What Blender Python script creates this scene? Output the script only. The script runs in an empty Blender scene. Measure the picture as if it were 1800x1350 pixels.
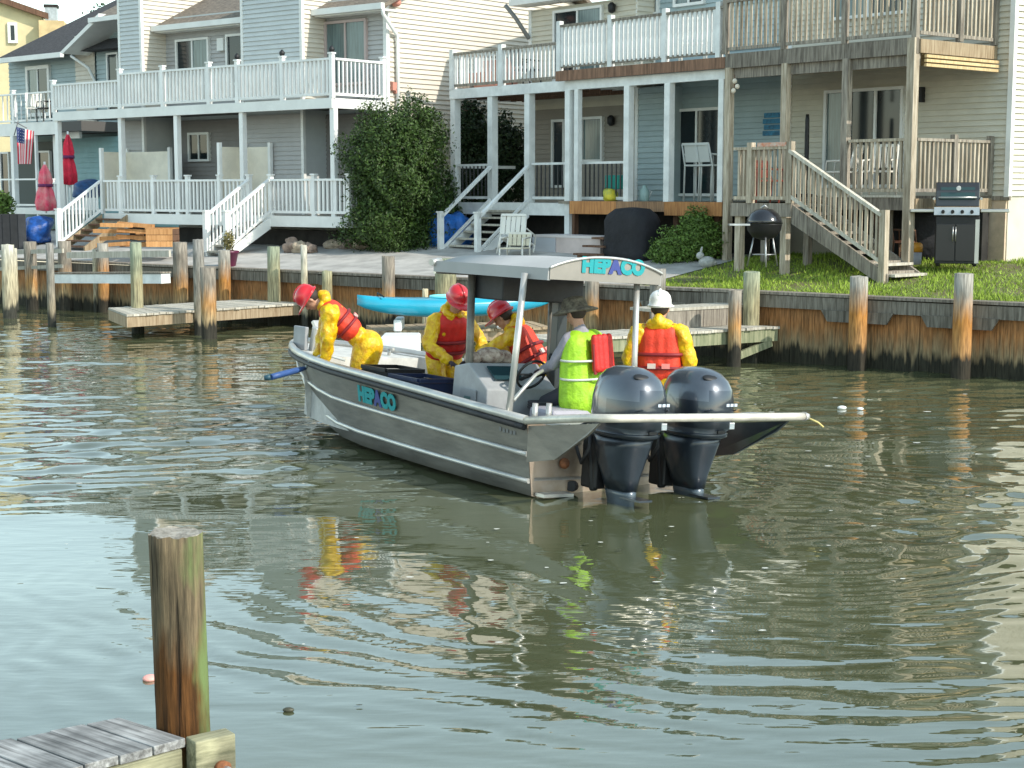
import bpy, bmesh, math, random
import numpy as np
from mathutils import Vector, Matrix, Euler
R = math.radians
random.seed(7)
rng = np.random.default_rng(7)
sc = bpy.context.scene
COL = sc.collection

# ------------------------------------------------------------------ camera, sky, sun, exposure
FPX, EYE = 2800.0, 2.8
PITCH = math.atan(340 / FPX)
cam_d = bpy.data.cameras.new('camera')
cam_d.sensor_width = 36
cam_d.lens = FPX / 1800 * 36
cam_d.clip_start = 0.1
cam_d.clip_end = 3000
cam = bpy.data.objects.new('camera', cam_d)
COL.objects.link(cam)
cam.location = (0, 0, EYE)
cam.rotation_euler = (R(90) - PITCH, 0, 0)
sc.camera = cam

SUN_TO = Vector((0.76, -0.50, 0.66)).normalized()
SUN_EL = math.asin(SUN_TO.z)
SUN_AZ = math.atan2(SUN_TO.x, SUN_TO.y)          # clockwise from +Y
w = bpy.data.worlds.new('World')
sc.world = w
w.use_nodes = True
nt = w.node_tree
sky = nt.nodes.new('ShaderNodeTexSky')
sky.sky_type = 'NISHITA'
sky.sun_disc = False
sky.sun_elevation = SUN_EL
sky.sun_rotation = SUN_AZ
sky.air_density = 1.1
sky.dust_density = 0.35
sky.ozone_density = 1.2
bg = nt.nodes['Background']
hz = nt.nodes.new('ShaderNodeHueSaturation'); hz.inputs['Saturation'].default_value = 0.70; hz.inputs['Hue'].default_value = 0.485   # thin high haze
nt.links.new(sky.outputs[0], hz.inputs['Color']); tn = nt.nodes.new('ShaderNodeMix'); tn.data_type = 'RGBA'; tn.blend_type = 'MULTIPLY'; tn.inputs[0].default_value = 1; tn.inputs[7].default_value = (0.96, 1.0, 0.93, 1)
nt.links.new(hz.outputs[0], tn.inputs[6]); nt.links.new(tn.outputs[2], bg.inputs[0])
bg.inputs[1].default_value = 0.15
sun_d = bpy.data.lights.new('sun', 'SUN')
sun_d.energy = 2.0
sun_d.angle = R(0.6)
sun_d.color = (1.0, 0.93, 0.82)
sun = bpy.data.objects.new('sun', sun_d)
COL.objects.link(sun)
sun.rotation_euler = SUN_TO.to_track_quat('Z', 'Y').to_euler()
sc.view_settings.view_transform = 'Standard'
sc.view_settings.look = 'None'
sc.view_settings.exposure = 1.22
sc.view_settings.gamma = 1
sc.view_settings.use_curve_mapping = False
sc.cycles.max_bounces = 6
sc.cycles.use_denoising = True

# ------------------------------------------------------------------ measuring: photograph pixel -> place
cp, sp_ = math.cos(PITCH), math.sin(PITCH)
def ray(px, py):
    a, b = (px - 900) / FPX, -(py - 675) / FPX
    return Vector((a, cp + b * sp_, -sp_ + b * cp))
def on_z(px, py, z):
    d = ray(px, py)
    t = (z - EYE) / d.z
    return Vector((d.x * t, d.y * t, z))
def at_y(px, Y, z):
    # place at distance Y and height z whose picture column is px
    depth = Y * cp - (z - EYE) * sp_
    return Vector(((px - 900) / FPX * depth, Y, z))

class Frame:
    """a building's own axes: u along the front (to the right), v into the building"""
    def __init__(s, o, deg):
        s.o = Vector((o[0], o[1], 0)); a = R(deg); s.a = a
        s.U = Vector((math.cos(a), -math.sin(a), 0)); s.V = Vector((math.sin(a), math.cos(a), 0))
        s.rz = -a
    def p(s, u, v, z):
        return s.o + s.U * u + s.V * v + Vector((0, 0, z))
    def u(s, px, v=0.0, z=3.0):
        k = (px - 900) / FPX
        # x = k*(y*cp - (z-EYE)*sp)
        b = s.o + s.V * v
        return -(b.x - k * (b.y * cp - (z - EYE) * sp_)) / (s.U.x - k * s.U.y * cp)
    def vv(s, px, u, z=3.0):
        k = (px - 900) / FPX
        b = s.o + s.U * u
        return -(b.x - k * (b.y * cp - (z - EYE) * sp_)) / (s.V.x - k * s.V.y * cp)
    def z(s, px, py, v=0.0):
        u = s.u(px, v)
        P = s.p(u, v, 0); d = ray(px, py)
        return EYE + d.z * (P.y / d.y)

# ------------------------------------------------------------------ materials
MATS = {}
def mat(name, col, rough=0.6, metal=0.0, var=0.0, vscale=4.0, stretch=(1, 1, 1), bump=0.0, bscale=40.0,
        bstretch=None, col2=None, spec=0.5, coat=0.0, rand=0.0, island=0.0, trans=0.0, dist=0.01):
    if name in MATS: return MATS[name]
    m = bpy.data.materials.new(name); m.use_nodes = True
    n = m.node_tree.nodes; l = m.node_tree.links
    b = n['Principled BSDF']
    b.inputs['Roughness'].default_value = rough
    b.inputs['Metallic'].default_value = metal
    b.inputs['Specular IOR Level'].default_value = spec
    b.inputs['Coat Weight'].default_value = coat
    b.inputs['Coat Roughness'].default_value = 0.08
    b.inputs['Base Color'].default_value = (*col, 1)
    tc = n.new('ShaderNodeTexCoord')
    src = None
    if var > 0 or col2:
        mp = n.new('ShaderNodeMapping'); mp.inputs['Scale'].default_value = stretch
        l.new(tc.outputs['Object'], mp.inputs[0])
        if rand:
            oi = n.new('ShaderNodeObjectInfo'); ad = n.new('ShaderNodeVectorMath'); ad.operation = 'ADD'
            sc_ = n.new('ShaderNodeVectorMath'); sc_.operation = 'SCALE'; sc_.inputs[3].default_value = 37.0
            cx = n.new('ShaderNodeCombineXYZ')
            for i in range(3): l.new(oi.outputs['Random'], cx.inputs[i])
            l.new(cx.outputs[0], sc_.inputs[0]); l.new(mp.outputs[0], ad.inputs[0]); l.new(sc_.outputs[0], ad.inputs[1])
            vec = ad.outputs[0]
        else: vec = mp.outputs[0]
        no = n.new('ShaderNodeTexNoise'); no.inputs['Scale'].default_value = vscale
        no.inputs['Detail'].default_value = 6; no.inputs['Roughness'].default_value = 0.62
        l.new(vec, no.inputs[0])
        rp = n.new('ShaderNodeValToRGB')
        c2 = col2 if col2 else tuple(c * (1 - var) for c in col)
        c1 = col if col2 else tuple(min(1, c * (1 + var * .5)) for c in col)
        rp.color_ramp.elements[0].position = 0.36; rp.color_ramp.elements[0].color = (*c2, 1)
        rp.color_ramp.elements[1].position = 0.64; rp.color_ramp.elements[1].color = (*c1, 1)
        l.new(no.outputs[0], rp.inputs[0]); src = rp.outputs[0]
    if rand or island:
        hs = n.new('ShaderNodeHueSaturation')
        mr = n.new('ShaderNodeMapRange'); k = rand or island
        mr.inputs[3].default_value = 1 - k; mr.inputs[4].default_value = 1 + k
        if island:
            ge = n.new('ShaderNodeNewGeometry'); l.new(ge.outputs['Random Per Island'], mr.inputs[0])
        else:
            oi2 = n.new('ShaderNodeObjectInfo'); l.new(oi2.outputs['Random'], mr.inputs[0])
        l.new(mr.outputs[0], hs.inputs['Value'])
        if src: l.new(src, hs.inputs['Color'])
        else: hs.inputs['Color'].default_value = (*col, 1)
        src = hs.outputs[0]
    if src: l.new(src, b.inputs['Base Color'])
    if bump > 0:
        mp2 = n.new('ShaderNodeMapping'); mp2.inputs['Scale'].default_value = bstretch or stretch
        l.new(tc.outputs['Object'], mp2.inputs[0])
        n2 = n.new('ShaderNodeTexNoise'); n2.inputs['Scale'].default_value = bscale; n2.inputs['Detail'].default_value = 5
        l.new(mp2.outputs[0], n2.inputs[0])
        bp = n.new('ShaderNodeBump'); bp.inputs['Strength'].default_value = bump; bp.inputs['Distance'].default_value = dist
        l.new(n2.outputs[0], bp.inputs['Height']); l.new(bp.outputs[0], b.inputs['Normal'])
    if trans: b.inputs['Transmission Weight'].default_value = trans
    MATS[name] = m
    return m

def wood(name, c1, c2, rough=0.8, rand=0.18, vs=3.0, st=(9, 9, 0.7), bump=0.6):
    return mat(name, c1, rough, col2=c2, vscale=vs, stretch=st, bump=bump, bscale=14, bstretch=st, rand=rand, dist=0.006, spec=0.25)

def pile_mat(name, top, mid, low, wet, zt, zm, zl):
    """weathered round timber: grey top, tan/rust middle, dark wet band at the waterline, by height above the object's foot"""
    m = bpy.data.materials.new(name); m.use_nodes = True
    n = m.node_tree.nodes; l = m.node_tree.links; b = n['Principled BSDF']
    b.inputs['Roughness'].default_value = 0.82; b.inputs['Specular IOR Level'].default_value = 0.25
    tc = n.new('ShaderNodeTexCoord'); oi = n.new('ShaderNodeObjectInfo')
    mp = n.new('ShaderNodeMapping'); mp.inputs['Scale'].default_value = (8, 8, 0.8)
    cx = n.new('ShaderNodeCombineXYZ'); mu = n.new('ShaderNodeMath'); mu.operation = 'MULTIPLY'; mu.inputs[1].default_value = 31
    l.new(oi.outputs['Random'], mu.inputs[0])
    for i in range(3): l.new(mu.outputs[0], cx.inputs[i])
    l.new(cx.outputs[0], mp.inputs['Location']); l.new(tc.outputs['Object'], mp.inputs[0])
    no = n.new('ShaderNodeTexNoise'); no.inputs['Scale'].default_value = 1.6; no.inputs['Detail'].default_value = 7; l.new(mp.outputs[0], no.inputs[0])
    sx = n.new('ShaderNodeSeparateXYZ'); l.new(tc.outputs['Object'], sx.inputs[0])
    ad = n.new('ShaderNodeMath'); ad.operation = 'MULTIPLY_ADD'; ad.inputs[1].default_value = 0.55; l.new(no.outputs[0], ad.inputs[0]); l.new(sx.outputs[2], ad.inputs[2])
    rp = n.new('ShaderNodeValToRGB'); mr = n.new('ShaderNodeMapRange'); mr.inputs[1].default_value = 0; mr.inputs[2].default_value = 2.5
    l.new(ad.outputs[0], mr.inputs[0]); l.new(mr.outputs[0], rp.inputs[0])
    e = rp.color_ramp.elements
    e[0].position = 0; e[0].color = (*wet, 1); e[1].position = 1; e[1].color = (*top, 1)
    for pz, c in ((zl / 2.5, wet), (zl / 2.5 + 0.05, low), (zm / 2.5, mid), (zt / 2.5, top)):
        k = rp.color_ramp.elements.new(min(0.98, pz)); k.color = (*c, 1)
    n3 = n.new('ShaderNodeTexNoise'); n3.inputs['Scale'].default_value = 5; n3.inputs['Detail'].default_value = 6; l.new(mp.outputs[0], n3.inputs[0])
    r3 = n.new('ShaderNodeMapRange'); r3.inputs[1].default_value = 0.3; r3.inputs[2].default_value = 0.7; r3.inputs[3].default_value = 0.45; r3.inputs[4].default_value = 1.35
    l.new(n3.outputs[0], r3.inputs[0])
    hs = n.new('ShaderNodeHueSaturation'); l.new(rp.outputs[0], hs.inputs['Color']); l.new(r3.outputs[0], hs.inputs['Value'])
    l.new(hs.outputs[0], b.inputs['Base Color'])
    bp = n.new('ShaderNodeBump'); bp.inputs['Strength'].default_value = 0.9; bp.inputs['Distance'].default_value = 0.01
    l.new(n3.outputs[0], bp.inputs['Height']); l.new(bp.outputs[0], b.inputs['Normal'])
    return m

# ------------------------------------------------------------------ building helpers
BASE = {}                       # root object name -> world base of a thing whose parts are given in world coordinates
def basis(o):
    while o is not None and o.parent is not None: o = o.parent
    return BASE.get(o.name, Vector((0, 0, 0))) if o is not None else Vector((0, 0, 0))
def props(o, label=None, cat=None, group=None, kind=None):
    if label: o['label'] = label
    if cat: o['category'] = cat
    if group: o['group'] = group
    if kind: o['kind'] = kind
    return o
def thing(name, label, cat, loc=(0, 0, 0), group=None):
    o = bpy.data.objects.new(name, None); COL.objects.link(o)
    o.empty_display_size = 0.2
    o.location = loc; BASE[o.name] = Vector(loc)
    return props(o, label, cat, group)
def relabel(o, label): o['label'] = label; return o
def link(name, me, parent=None, loc=(0, 0, 0), rot=(0, 0, 0), scale=(1, 1, 1)):
    o = bpy.data.objects.new(name, me); COL.objects.link(o)
    o.parent = parent; o.location = loc; o.rotation_euler = rot; o.scale = scale
    return o

class MB:
    def __init__(s): s.v = []; s.f = []; s.m = []; s.cur = 0; s.sm = []
    def add(s, vs, fs, smooth=False):
        k = len(s.v); s.v += [tuple(x) for x in vs]
        for f in fs: s.f.append(tuple(i + k for i in f)); s.m.append(s.cur); s.sm.append(smooth)
        return s
    def box(s, c, size, rz=0.0, M=None):
        hx, hy, hz = size[0] / 2, size[1] / 2, size[2] / 2
        c = Vector(c); Rm = M if M is not None else Matrix.Rotation(rz, 3, 'Z')
        vs = [c + Rm @ Vector((x * hx, y * hy, z * hz)) for z in (-1, 1) for x, y in ((-1, -1), (1, -1), (1, 1), (-1, 1))]
        return s.add(vs, [(3, 2, 1, 0), (4, 5, 6, 7), (0, 1, 5, 4), (1, 2, 6, 5), (2, 3, 7, 6), (3, 0, 4, 7)])
    def bar(s, p0, p1, w_, h_, up=(0, 0, 1)):
        """rectangular bar from p0 to p1, w_ wide, h_ high"""
        p0, p1 = Vector(p0), Vector(p1); d = (p1 - p0); L = d.length; d.normalize()
        up = Vector(up)
        if abs(d.dot(up)) > 0.99: up = Vector((0, 1, 0))
        x = d.cross(up).normalized(); z = x.cross(d)
        M = Matrix((x, d, z)).transposed()
        return s.box((p0 + p1) / 2, (w_, L, h_), M=M)
    def cyl(s, p0, p1, r0, r1=None, n=12, cap=True, smooth=True):
        p0, p1 = Vector(p0), Vector(p1); r1 = r0 if r1 is None else r1
        d = (p1 - p0).normalized(); a = Vector((1, 0, 0)) if abs(d.x) < 0.8 else Vector((0, 1, 0))
        x = d.cross(a).normalized(); y = d.cross(x)
        vs = []
        for p, r in ((p0, r0), (p1, r1)):
            for i in range(n):
                t = 2 * math.pi * i / n; vs.append(p + x * r * math.cos(t) + y * r * math.sin(t))
        s.add(vs, [(i, (i + 1) % n, n + (i + 1) % n, n + i)[::-1] for i in range(n)], smooth)
        if cap:
            k = len(s.v) - 2 * n
            s.f += [tuple(range(k, k + n)), tuple(range(k + 2 * n - 1, k + n - 1, -1))]; s.m += [s.cur] * 2; s.sm += [False] * 2
        return s
    def tube(s, pts, r, n=8, cap=True):
        pts = [Vector(p) for p in pts]; rings = []
        rr = r if isinstance(r, (list, tuple)) else [r] * len(pts)
        k0 = len(s.v); ref = None
        for i, p in enumerate(pts):
            d = (pts[min(i + 1, len(pts) - 1)] - pts[max(i - 1, 0)]).normalized()
            if ref is None: ref = Vector((0, 0, 1)) if abs(d.z) < 0.9 else Vector((1, 0, 0))
            x = d.cross(ref).normalized(); y = x.cross(d).normalized(); ref = y
            for j in range(n):
                t = 2 * math.pi * j / n; s.v.append(tuple(p + x * rr[i] * math.cos(t) + y * rr[i] * math.sin(t)))
        for i in range(len(pts) - 1):
            for j in range(n):
                a = k0 + i * n + j; b = k0 + i * n + (j + 1) % n
                s.f.append((a, b, b + n, a + n)); s.m.append(s.cur); s.sm.append(True)
        if cap:
            e = k0 + (len(pts) - 1) * n
            s.f += [tuple(range(k0 + n - 1, k0 - 1, -1)), tuple(range(e, e + n))]; s.m += [s.cur] * 2; s.sm += [False] * 2
        return s
    def lathe(s, prof, n=16, c=(0, 0, 0), sx=1.0, sy=1.0, M=None, smooth=True):
        k0 = len(s.v); c = Vector(c)
        for r, z in prof:
            for j in range(n):
                t = 2 * math.pi * j / n; p = Vector((r * sx * math.cos(t), r * sy * math.sin(t), z))
                s.v.append(tuple(c + (M @ p if M is not None else p)))
        for i in range(len(prof) - 1):
            for j in range(n):
                a = k0 + i * n + j; b = k0 + i * n + (j + 1) % n
                s.f.append((a, b, b + n, a + n)); s.m.append(s.cur); s.sm.append(smooth)
        e = k0 + (len(prof) - 1) * n
        s.f += [tuple(range(k0 + n - 1, k0 - 1, -1)), tuple(range(e, e + n))]; s.m += [s.cur] * 2; s.sm += [smooth] * 2
        return s
    def prism(s, poly, ext):
        """closed 3-D polygon swept along ext"""
        poly = [Vector(p) for p in poly]; n = len(poly); ext = Vector(ext)
        vs = poly + [p + ext for p in poly]
        return s.add(vs, [tuple(range(n))[::-1], tuple(range(n, 2 * n))] + [(i, (i + 1) % n, n + (i + 1) % n, n + i) for i in range(n)])
    def ell(s, c, r, nu=14, nv=9, M=None):
        c = Vector(c); k0 = len(s.v)
        for i in range(1, nv):
            ph = math.pi * i / nv
            for j in range(nu):
                t = 2 * math.pi * j / nu
                p = Vector((r[0] * math.sin(ph) * math.cos(t), r[1] * math.sin(ph) * math.sin(t), r[2] * math.cos(ph)))
                s.v.append(tuple(c + (M @ p if M is not None else p)))
        top = len(s.v); q = Vector((0, 0, r[2])); s.v.append(tuple(c + (M @ q if M is not None else q))); s.v.append(tuple(c - (M @ q if M is not None else q)))
        for i in range(nv - 2):
            for j in range(nu):
                a = k0 + i * nu + j; b = k0 + i * nu + (j + 1) % nu
                s.f.append((a, a + nu, b + nu, b)); s.m.append(s.cur); s.sm.append(True)
        for j in range(nu):
            s.f.append((top, k0 + j, k0 + (j + 1) % nu)); e = k0 + (nv - 2) * nu
            s.f.append((top + 1, e + (j + 1) % nu, e + j)); s.m += [s.cur] * 2; s.sm += [True] * 2
        return s
    def mesh(s, name, mats, off=(0, 0, 0), bevel=0):
        me = bpy.data.meshes.new(name)
        ox, oy, oz = off
        me.from_pydata([(x - ox, y - oy, z - oz) for x, y, z in s.v], [], s.f)
        for m in (mats if isinstance(mats, (list, tuple)) else [mats]): me.materials.append(m)
        me.polygons.foreach_set('material_index', s.m); me.polygons.foreach_set('use_smooth', s.sm)
        me.update()
        return me
    def build(s, name, mats, parent=None, bevel=0, **pr):
        me = s.mesh(name, mats, basis(parent) if parent is not None else (0, 0, 0))
        o = link(name, me, parent); props(o, **pr)
        if bevel: add_bevel(o, bevel)
        return o
    def top(s, name, mats, loc, bevel=0, **pr):
        """a thing that is one mesh: local coordinates, placed at loc"""
        o = link(name, s.mesh(name, mats), None, loc); props(o, **pr)
        if bevel: add_bevel(o, bevel)
        return o
def add_bevel(o, wd, seg=2):
    b = o.modifiers.new('bevel', 'BEVEL'); b.width = wd; b.segments = seg; b.limit_method = 'ANGLE'; b.angle_limit = R(40)

MESHC = {}
def unit_box(key, size, m):
    k = (key, tuple(round(x, 3) for x in size), m.name)
    if k not in MESHC: MESHC[k] = MB().box((0, 0, 0), size).mesh(key, m)
    return MESHC[k]
def piece(name, size, m, parent, pos, rot=(0, 0, 0)):
    """one board, post, baluster ...: shares its mesh with alike pieces"""
    return link(name, unit_box(name, size, m), parent, Vector(pos) - basis(parent), rot)

# ------------------------------------------------------------------ shared materials
GREYWOOD = wood('grey_wood', (0.34, 0.30, 0.245), (0.13, 0.11, 0.09))
TANWOOD = wood('tan_wood', (0.42, 0.33, 0.22), (0.24, 0.17, 0.10))
PALEWOOD = wood('pale_wood', (0.52, 0.49, 0.42), (0.33, 0.30, 0.24))
GREENWOOD = wood('green_wood', (0.30, 0.30, 0.19), (0.14, 0.16, 0.09))
RUSTPLANK = wood('rust_plank', (0.36, 0.15, 0.06), (0.10, 0.06, 0.035), rand=0.3, vs=2.2)
ORANGEWOOD = wood('orange_wood', (0.50, 0.24, 0.09), (0.30, 0.13, 0.05))
BROWNWOOD = wood('brown_wood', (0.20, 0.11, 0.07), (0.10, 0.055, 0.035))
WHITEV = mat('white_vinyl', (0.78, 0.78, 0.76), 0.45, var=0.10, vscale=1.5, rand=0.03)
WHITEP = mat('white_paint', (0.74, 0.75, 0.73), 0.55, var=0.16, vscale=3)
DARKVOID = mat('deck_shade_and_cap', (0.03, 0.027, 0.024), 0.95, var=0.4, vscale=3)  # near-black for the painted shade under decks, also the flue cap
BLACKP = mat('black_plastic', (0.008, 0.008, 0.009), 0.55, var=0.3, vscale=6)
GALV = mat('galvanised_metal', (0.45, 0.46, 0.47), 0.4, metal=0.8, var=0.2, vscale=8)

# ------------------------------------------------------------------ ground, patio and lawn behind the bulkhead
K = Frame(on_z(1460, 517, 1.15), 38.5)
def ground_z(v): return 1.10 + 0.42 * max(0.0, min(1.0, v / 4.0))
UL, UR = K.u(-260, 0, 1.15) , 9.0
m_soil = mat('soil_ground', (0.10, 0.10, 0.05), 0.95, col2=(0.07, 0.075, 0.03), vscale=1.2)
m_lawn = mat('lawn_ground', (0.13, 0.16, 0.035), 0.95, col2=(0.13, 0.105, 0.05), vscale=2.2, bump=0.6, bscale=60)
b = MB()
us = [-900, UL, -8, 0, UR, 900]; vs = [0.02, 0.6, 1.2, 2, 3, 4, 8, 60, 1500]
vv_ = [K.p(u, v, ground_z(v)) for v in vs for u in us]
nf = len(us)
b.add(vv_, [(j * nf + i, j * nf + i + 1, (j + 1) * nf + i + 1, (j + 1) * nf + i) for j in range(len(vs) - 1) for i in range(nf - 1)])
b.build('ground', m_lawn, kind='structure')
U_PATIO = K.u(1135, 0.4, 1.15)
m_conc = mat('concrete', (0.42, 0.40, 0.37), 0.85, var=0.28, vscale=1.8, bump=0.3, bscale=80)
b = MB(); us = [UL - 20, -14, -10, U_PATIO]; vs = [0.22, 1.2, 2, 3, 4, 9]
vv_ = [K.p(u, v, ground_z(v) + 0.015) for v in vs for u in us]; nf = len(us)
b.add(vv_, [(j * nf + i, j * nf + i + 1, (j + 1) * nf + i + 1, (j + 1) * nf + i) for j in range(len(vs) - 1) for i in range(nf - 1)])
b.build('patio', m_conc, kind='structure')

# grass blades on the lawn in view
def grass_patch():
    n = 52000
    u = rng.uniform(U_PATIO + 0.05, 8.5, n); v = 0.12 + rng.random(n) ** 1.3 * 7.5
    keep = np.sin(u * 2.1 + np.cos(v * 1.7) * 2) + .6 * np.sin(u * 5.3 + v * 4.1) + rng.normal(0, .7, n) > -1.0
    u, v = u[keep], v[keep]; n = len(u)
    z = 1.10 + 0.42 * np.clip(v / 4.0, 0, 1)
    px = K.o.x + K.U.x * u + K.V.x * v; py = K.o.y + K.U.y * u + K.V.y * v
    h = rng.uniform(0.03, 0.085, n) * (1 + 0.4 * np.sin(u * 3 + v * 2)); a = rng.uniform(0, 6.28, n); wd = rng.uniform(0.006, 0.014, n)
    lean = rng.normal(0, 0.03, (n, 2))
    V = np.empty((n, 3, 3)); dx, dy = np.cos(a) * wd, np.sin(a) * wd
    V[:, 0] = np.stack([px - dx, py - dy, z - 0.005], 1); V[:, 1] = np.stack([px + dx, py + dy, z - 0.005], 1)
    V[:, 2] = np.stack([px + lean[:, 0], py + lean[:, 1], z + h], 1)
    me = bpy.data.meshes.new('grass'); me.from_pydata(V.reshape(-1, 3).tolist(), [], np.arange(n * 3).reshape(-1, 3).tolist())
    me.materials.append(mat('grass_blade', (0.24, 0.33, 0.045), 0.7, island=0.45, spec=0.2))
    props(link('grass', me), label='short bright green lawn grass behind the bulkhead', cat='grass', kind='stuff')
grass_patch()

# ------------------------------------------------------------------ water
def water():
    xs = np.concatenate([[-1200, -300, -80, -30], np.arange(-13, 12.001, 0.055), [20, 40, 150, 600, 1200]])
    ys = np.concatenate([[-900, -100, -20, 0], np.arange(3.4, 37.0, 0.06), [60]])
    X, Y = np.meshgrid(xs, ys)
    Z = np.zeros_like(X)
    r2 = np.random.default_rng(11)
    # slow patches that decide where the surface is ruffled
    def patch(s, seed):
        q = np.random.default_rng(seed); o = np.zeros_like(X)
        for _ in range(7):
            th = q.uniform(0, 6.28); k = s * q.uniform(0.6, 1.6); o += np.sin(k * (np.cos(th) * X * 0.8 + np.sin(th) * Y) + q.uniform(0, 6.28))
        return o / 2.6
    sm = lambda t: np.clip(t, 0, 1) ** 2 * (3 - 2 * np.clip(t, 0, 1))
    ruffle = sm((Y - 10.6 - patch(0.55, 3) * 0.9) / 3.2)
    right = sm((X - 1.0) / 2.2) * sm((Y - 6.8) / 3.0)
    env = 0.045 + 0.56 * ruffle + 0.22 * right
    # smooth lee round the boat, port side aft
    lee = np.clip(np.exp(-(((X - 0.4) / 2.3) ** 2 + ((Y - 12.2) / 2.2) ** 2)) * 1.35, 0, 1); env *= 1 - 0.90 * lee
    env *= 0.75 + 0.35 * patch(0.9, 5)
    env = np.clip(env, 0.015, 1.5)
    for _ in range(46):
        lam = 0.34 * 2.0 ** r2.uniform(-0.6, 1.7)
        th = math.pi / 2 + r2.normal(0, 0.42)
        k = 2 * math.pi / lam
        Z += env * 0.0044 * lam ** 0.85 * np.sin(k * (np.cos(th) * X + np.sin(th) * Y) + r2.uniform(0, 6.28) + 1.3 * patch(0.35, int(r2.integers(99))))
    for _ in range(9):   # long low swell
        lam = r2.uniform(1.4, 3.8); th = math.pi / 2 + r2.normal(0, 0.5); k = 2 * math.pi / lam
        Z += (0.35 + 0.65 * ruffle) * 0.0016 * lam * 0.7 * np.sin(k * (np.cos(th) * X + np.sin(th) * Y) + r2.uniform(0, 6.28))
    # rings of wash spreading from the stern
    cx, cy = 2.35, 13.2
    d = np.hypot(X - cx, (Y - cy)); ang = np.arctan2(Y - cy, X - cx)
    warp = 0.25 * patch(0.7, 8) + 0.12 * patch(1.8, 9)
    side = sm((-(Y - cy)) / 2.5)
    ring = np.exp(-((d - 5.4) / 2.3) ** 2) * side * (0.55 + 0.45 * patch(0.8, 12))
    w3 = 0.17 * patch(2.6, 21) + 0.07 * patch(6.0, 22)
    Z += ring * (0.0040 * (0.45 + 0.8 * patch(1.9, 31)) * np.sin(2 * math.pi * (d + warp + w3) / 0.27) + 0.0022 * np.sin(2 * math.pi * (d * 1.02 + warp * 1.4 + w3) / 0.175 + 1) + 0.0030 * (0.5 + patch(1.1, 33)) * np.sin(2 * math.pi * (d + 1.5 * warp + w3) / 0.52) + 0.0012 * np.sin(2 * math.pi * (d + 2 * warp - w3) / 0.15))
    ring2 = np.exp(-((d - 2.3) / 1.2) ** 2) * (0.3 + 0.7 * sm((X - cx + 0.6) / 1.5))
    Z += ring2 * 0.005 * np.sin(2 * math.pi * (d + 1.6 * warp) / 0.30)
    cx2, cy2 = -0.9, 11.0
    d2 = np.hypot(X - cx2, Y - cy2)
    Z += np.exp(-((d2 - 1.1) / 0.9) ** 2) * 0.0007 * np.sin(2 * math.pi * (d2 + 0.9 * warp) / 0.36)
    far = (X < -13.2) | (X > 12.2) | (Y < 3.2) | (Y > 37.2); edge = np.clip(np.minimum.reduce([X + 13, 12 - X, Y - 3.4, 36.9 - Y]) / 0.8, 0, 1)
    Z = np.where(far, 0, Z * edge)
    ny, nx = X.shape
    me = bpy.data.meshes.new('water')
    co = np.stack([X, Y, Z], -1).reshape(-1, 3)
    I = np.arange(nx * ny).reshape(ny, nx)
    F = np.stack([I[:-1, :-1], I[:-1, 1:], I[1:, 1:], I[1:, :-1]], -1).reshape(-1, 4)
    me.vertices.add(len(co)); me.vertices.foreach_set('co', co.astype(np.float32).ravel())
    me.loops.add(F.size); me.loops.foreach_set('vertex_index', F.astype(np.int32).ravel())
    me.polygons.add(len(F)); me.polygons.foreach_set('loop_start', (np.arange(len(F)) * 4).astype(np.int32))
    me.polygons.foreach_set('use_smooth', np.ones(len(F), bool)); me.update(); me.validate()
    m = bpy.data.materials.new('canal_water'); m.use_nodes = True
    n = m.node_tree.nodes; l = m.node_tree.links; p = n['Principled BSDF']
    p.inputs['Roughness'].default_value = 0.015; p.inputs['IOR'].default_value = 2.4
    tc = n.new('ShaderNodeTexCoord')
    c1 = n.new('ShaderNodeTexNoise'); c1.inputs['Scale'].default_value = 0.25; c1.inputs['Detail'].default_value = 5; l.new(tc.outputs['Object'], c1.inputs[0])
    rp = n.new('ShaderNodeValToRGB'); rp.color_ramp.elements[0].position = .35; rp.color_ramp.elements[1].position = .65
    rp.color_ramp.elements[0].color = (0.062, 0.070, 0.034, 1); rp.color_ramp.elements[1].color = (0.088, 0.096, 0.050, 1)
    l.new(c1.outputs[0], rp.inputs[0]); l.new(rp.outputs[0], p.inputs['Base Color'])
    mp = n.new('ShaderNodeMapping'); mp.inputs['Scale'].default_value = (2.2, 6.5, 1); l.new(tc.outputs['Object'], mp.inputs[0])
    no = n.new('ShaderNodeTexNoise'); no.inputs['Scale'].default_value = 1.3; no.inputs['Detail'].default_value = 2; l.new(mp.outputs[0], no.inputs[0])
    bp = n.new('ShaderNodeBump'); bp.inputs['Strength'].default_value = 0.10; bp.inputs['Distance'].default_value = 0.02
    l.new(no.outputs[0], bp.inputs['Height']); l.new(bp.outputs[0], p.inputs['Normal'])
    me.materials.append(m)
    props(link('water', me), kind='structure')
water()

# ------------------------------------------------------------------ timber bulkhead
bulk = thing('bulkhead', 'long weathered timber seawall with rust stained sheet planks holding up the lawn', 'seawall', K.p(0, 0, 0))
m_sheet = pile_mat('sheet_plank_wood', (0.22, 0.12, 0.06), (0.36, 0.165, 0.06), (0.27, 0.20, 0.11), (0.035, 0.033, 0.022), 1.15, 0.62, 0.16)
u = UL
while u < UR:
    wd = 0.205
    piece('plank', (0.2, 0.05, 1.5), m_sheet, bulk, K.p(u + wd / 2, 0.03 + random.uniform(-.006, .006), 0.30), (0, 0, K.rz))
    u += wd
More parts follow.
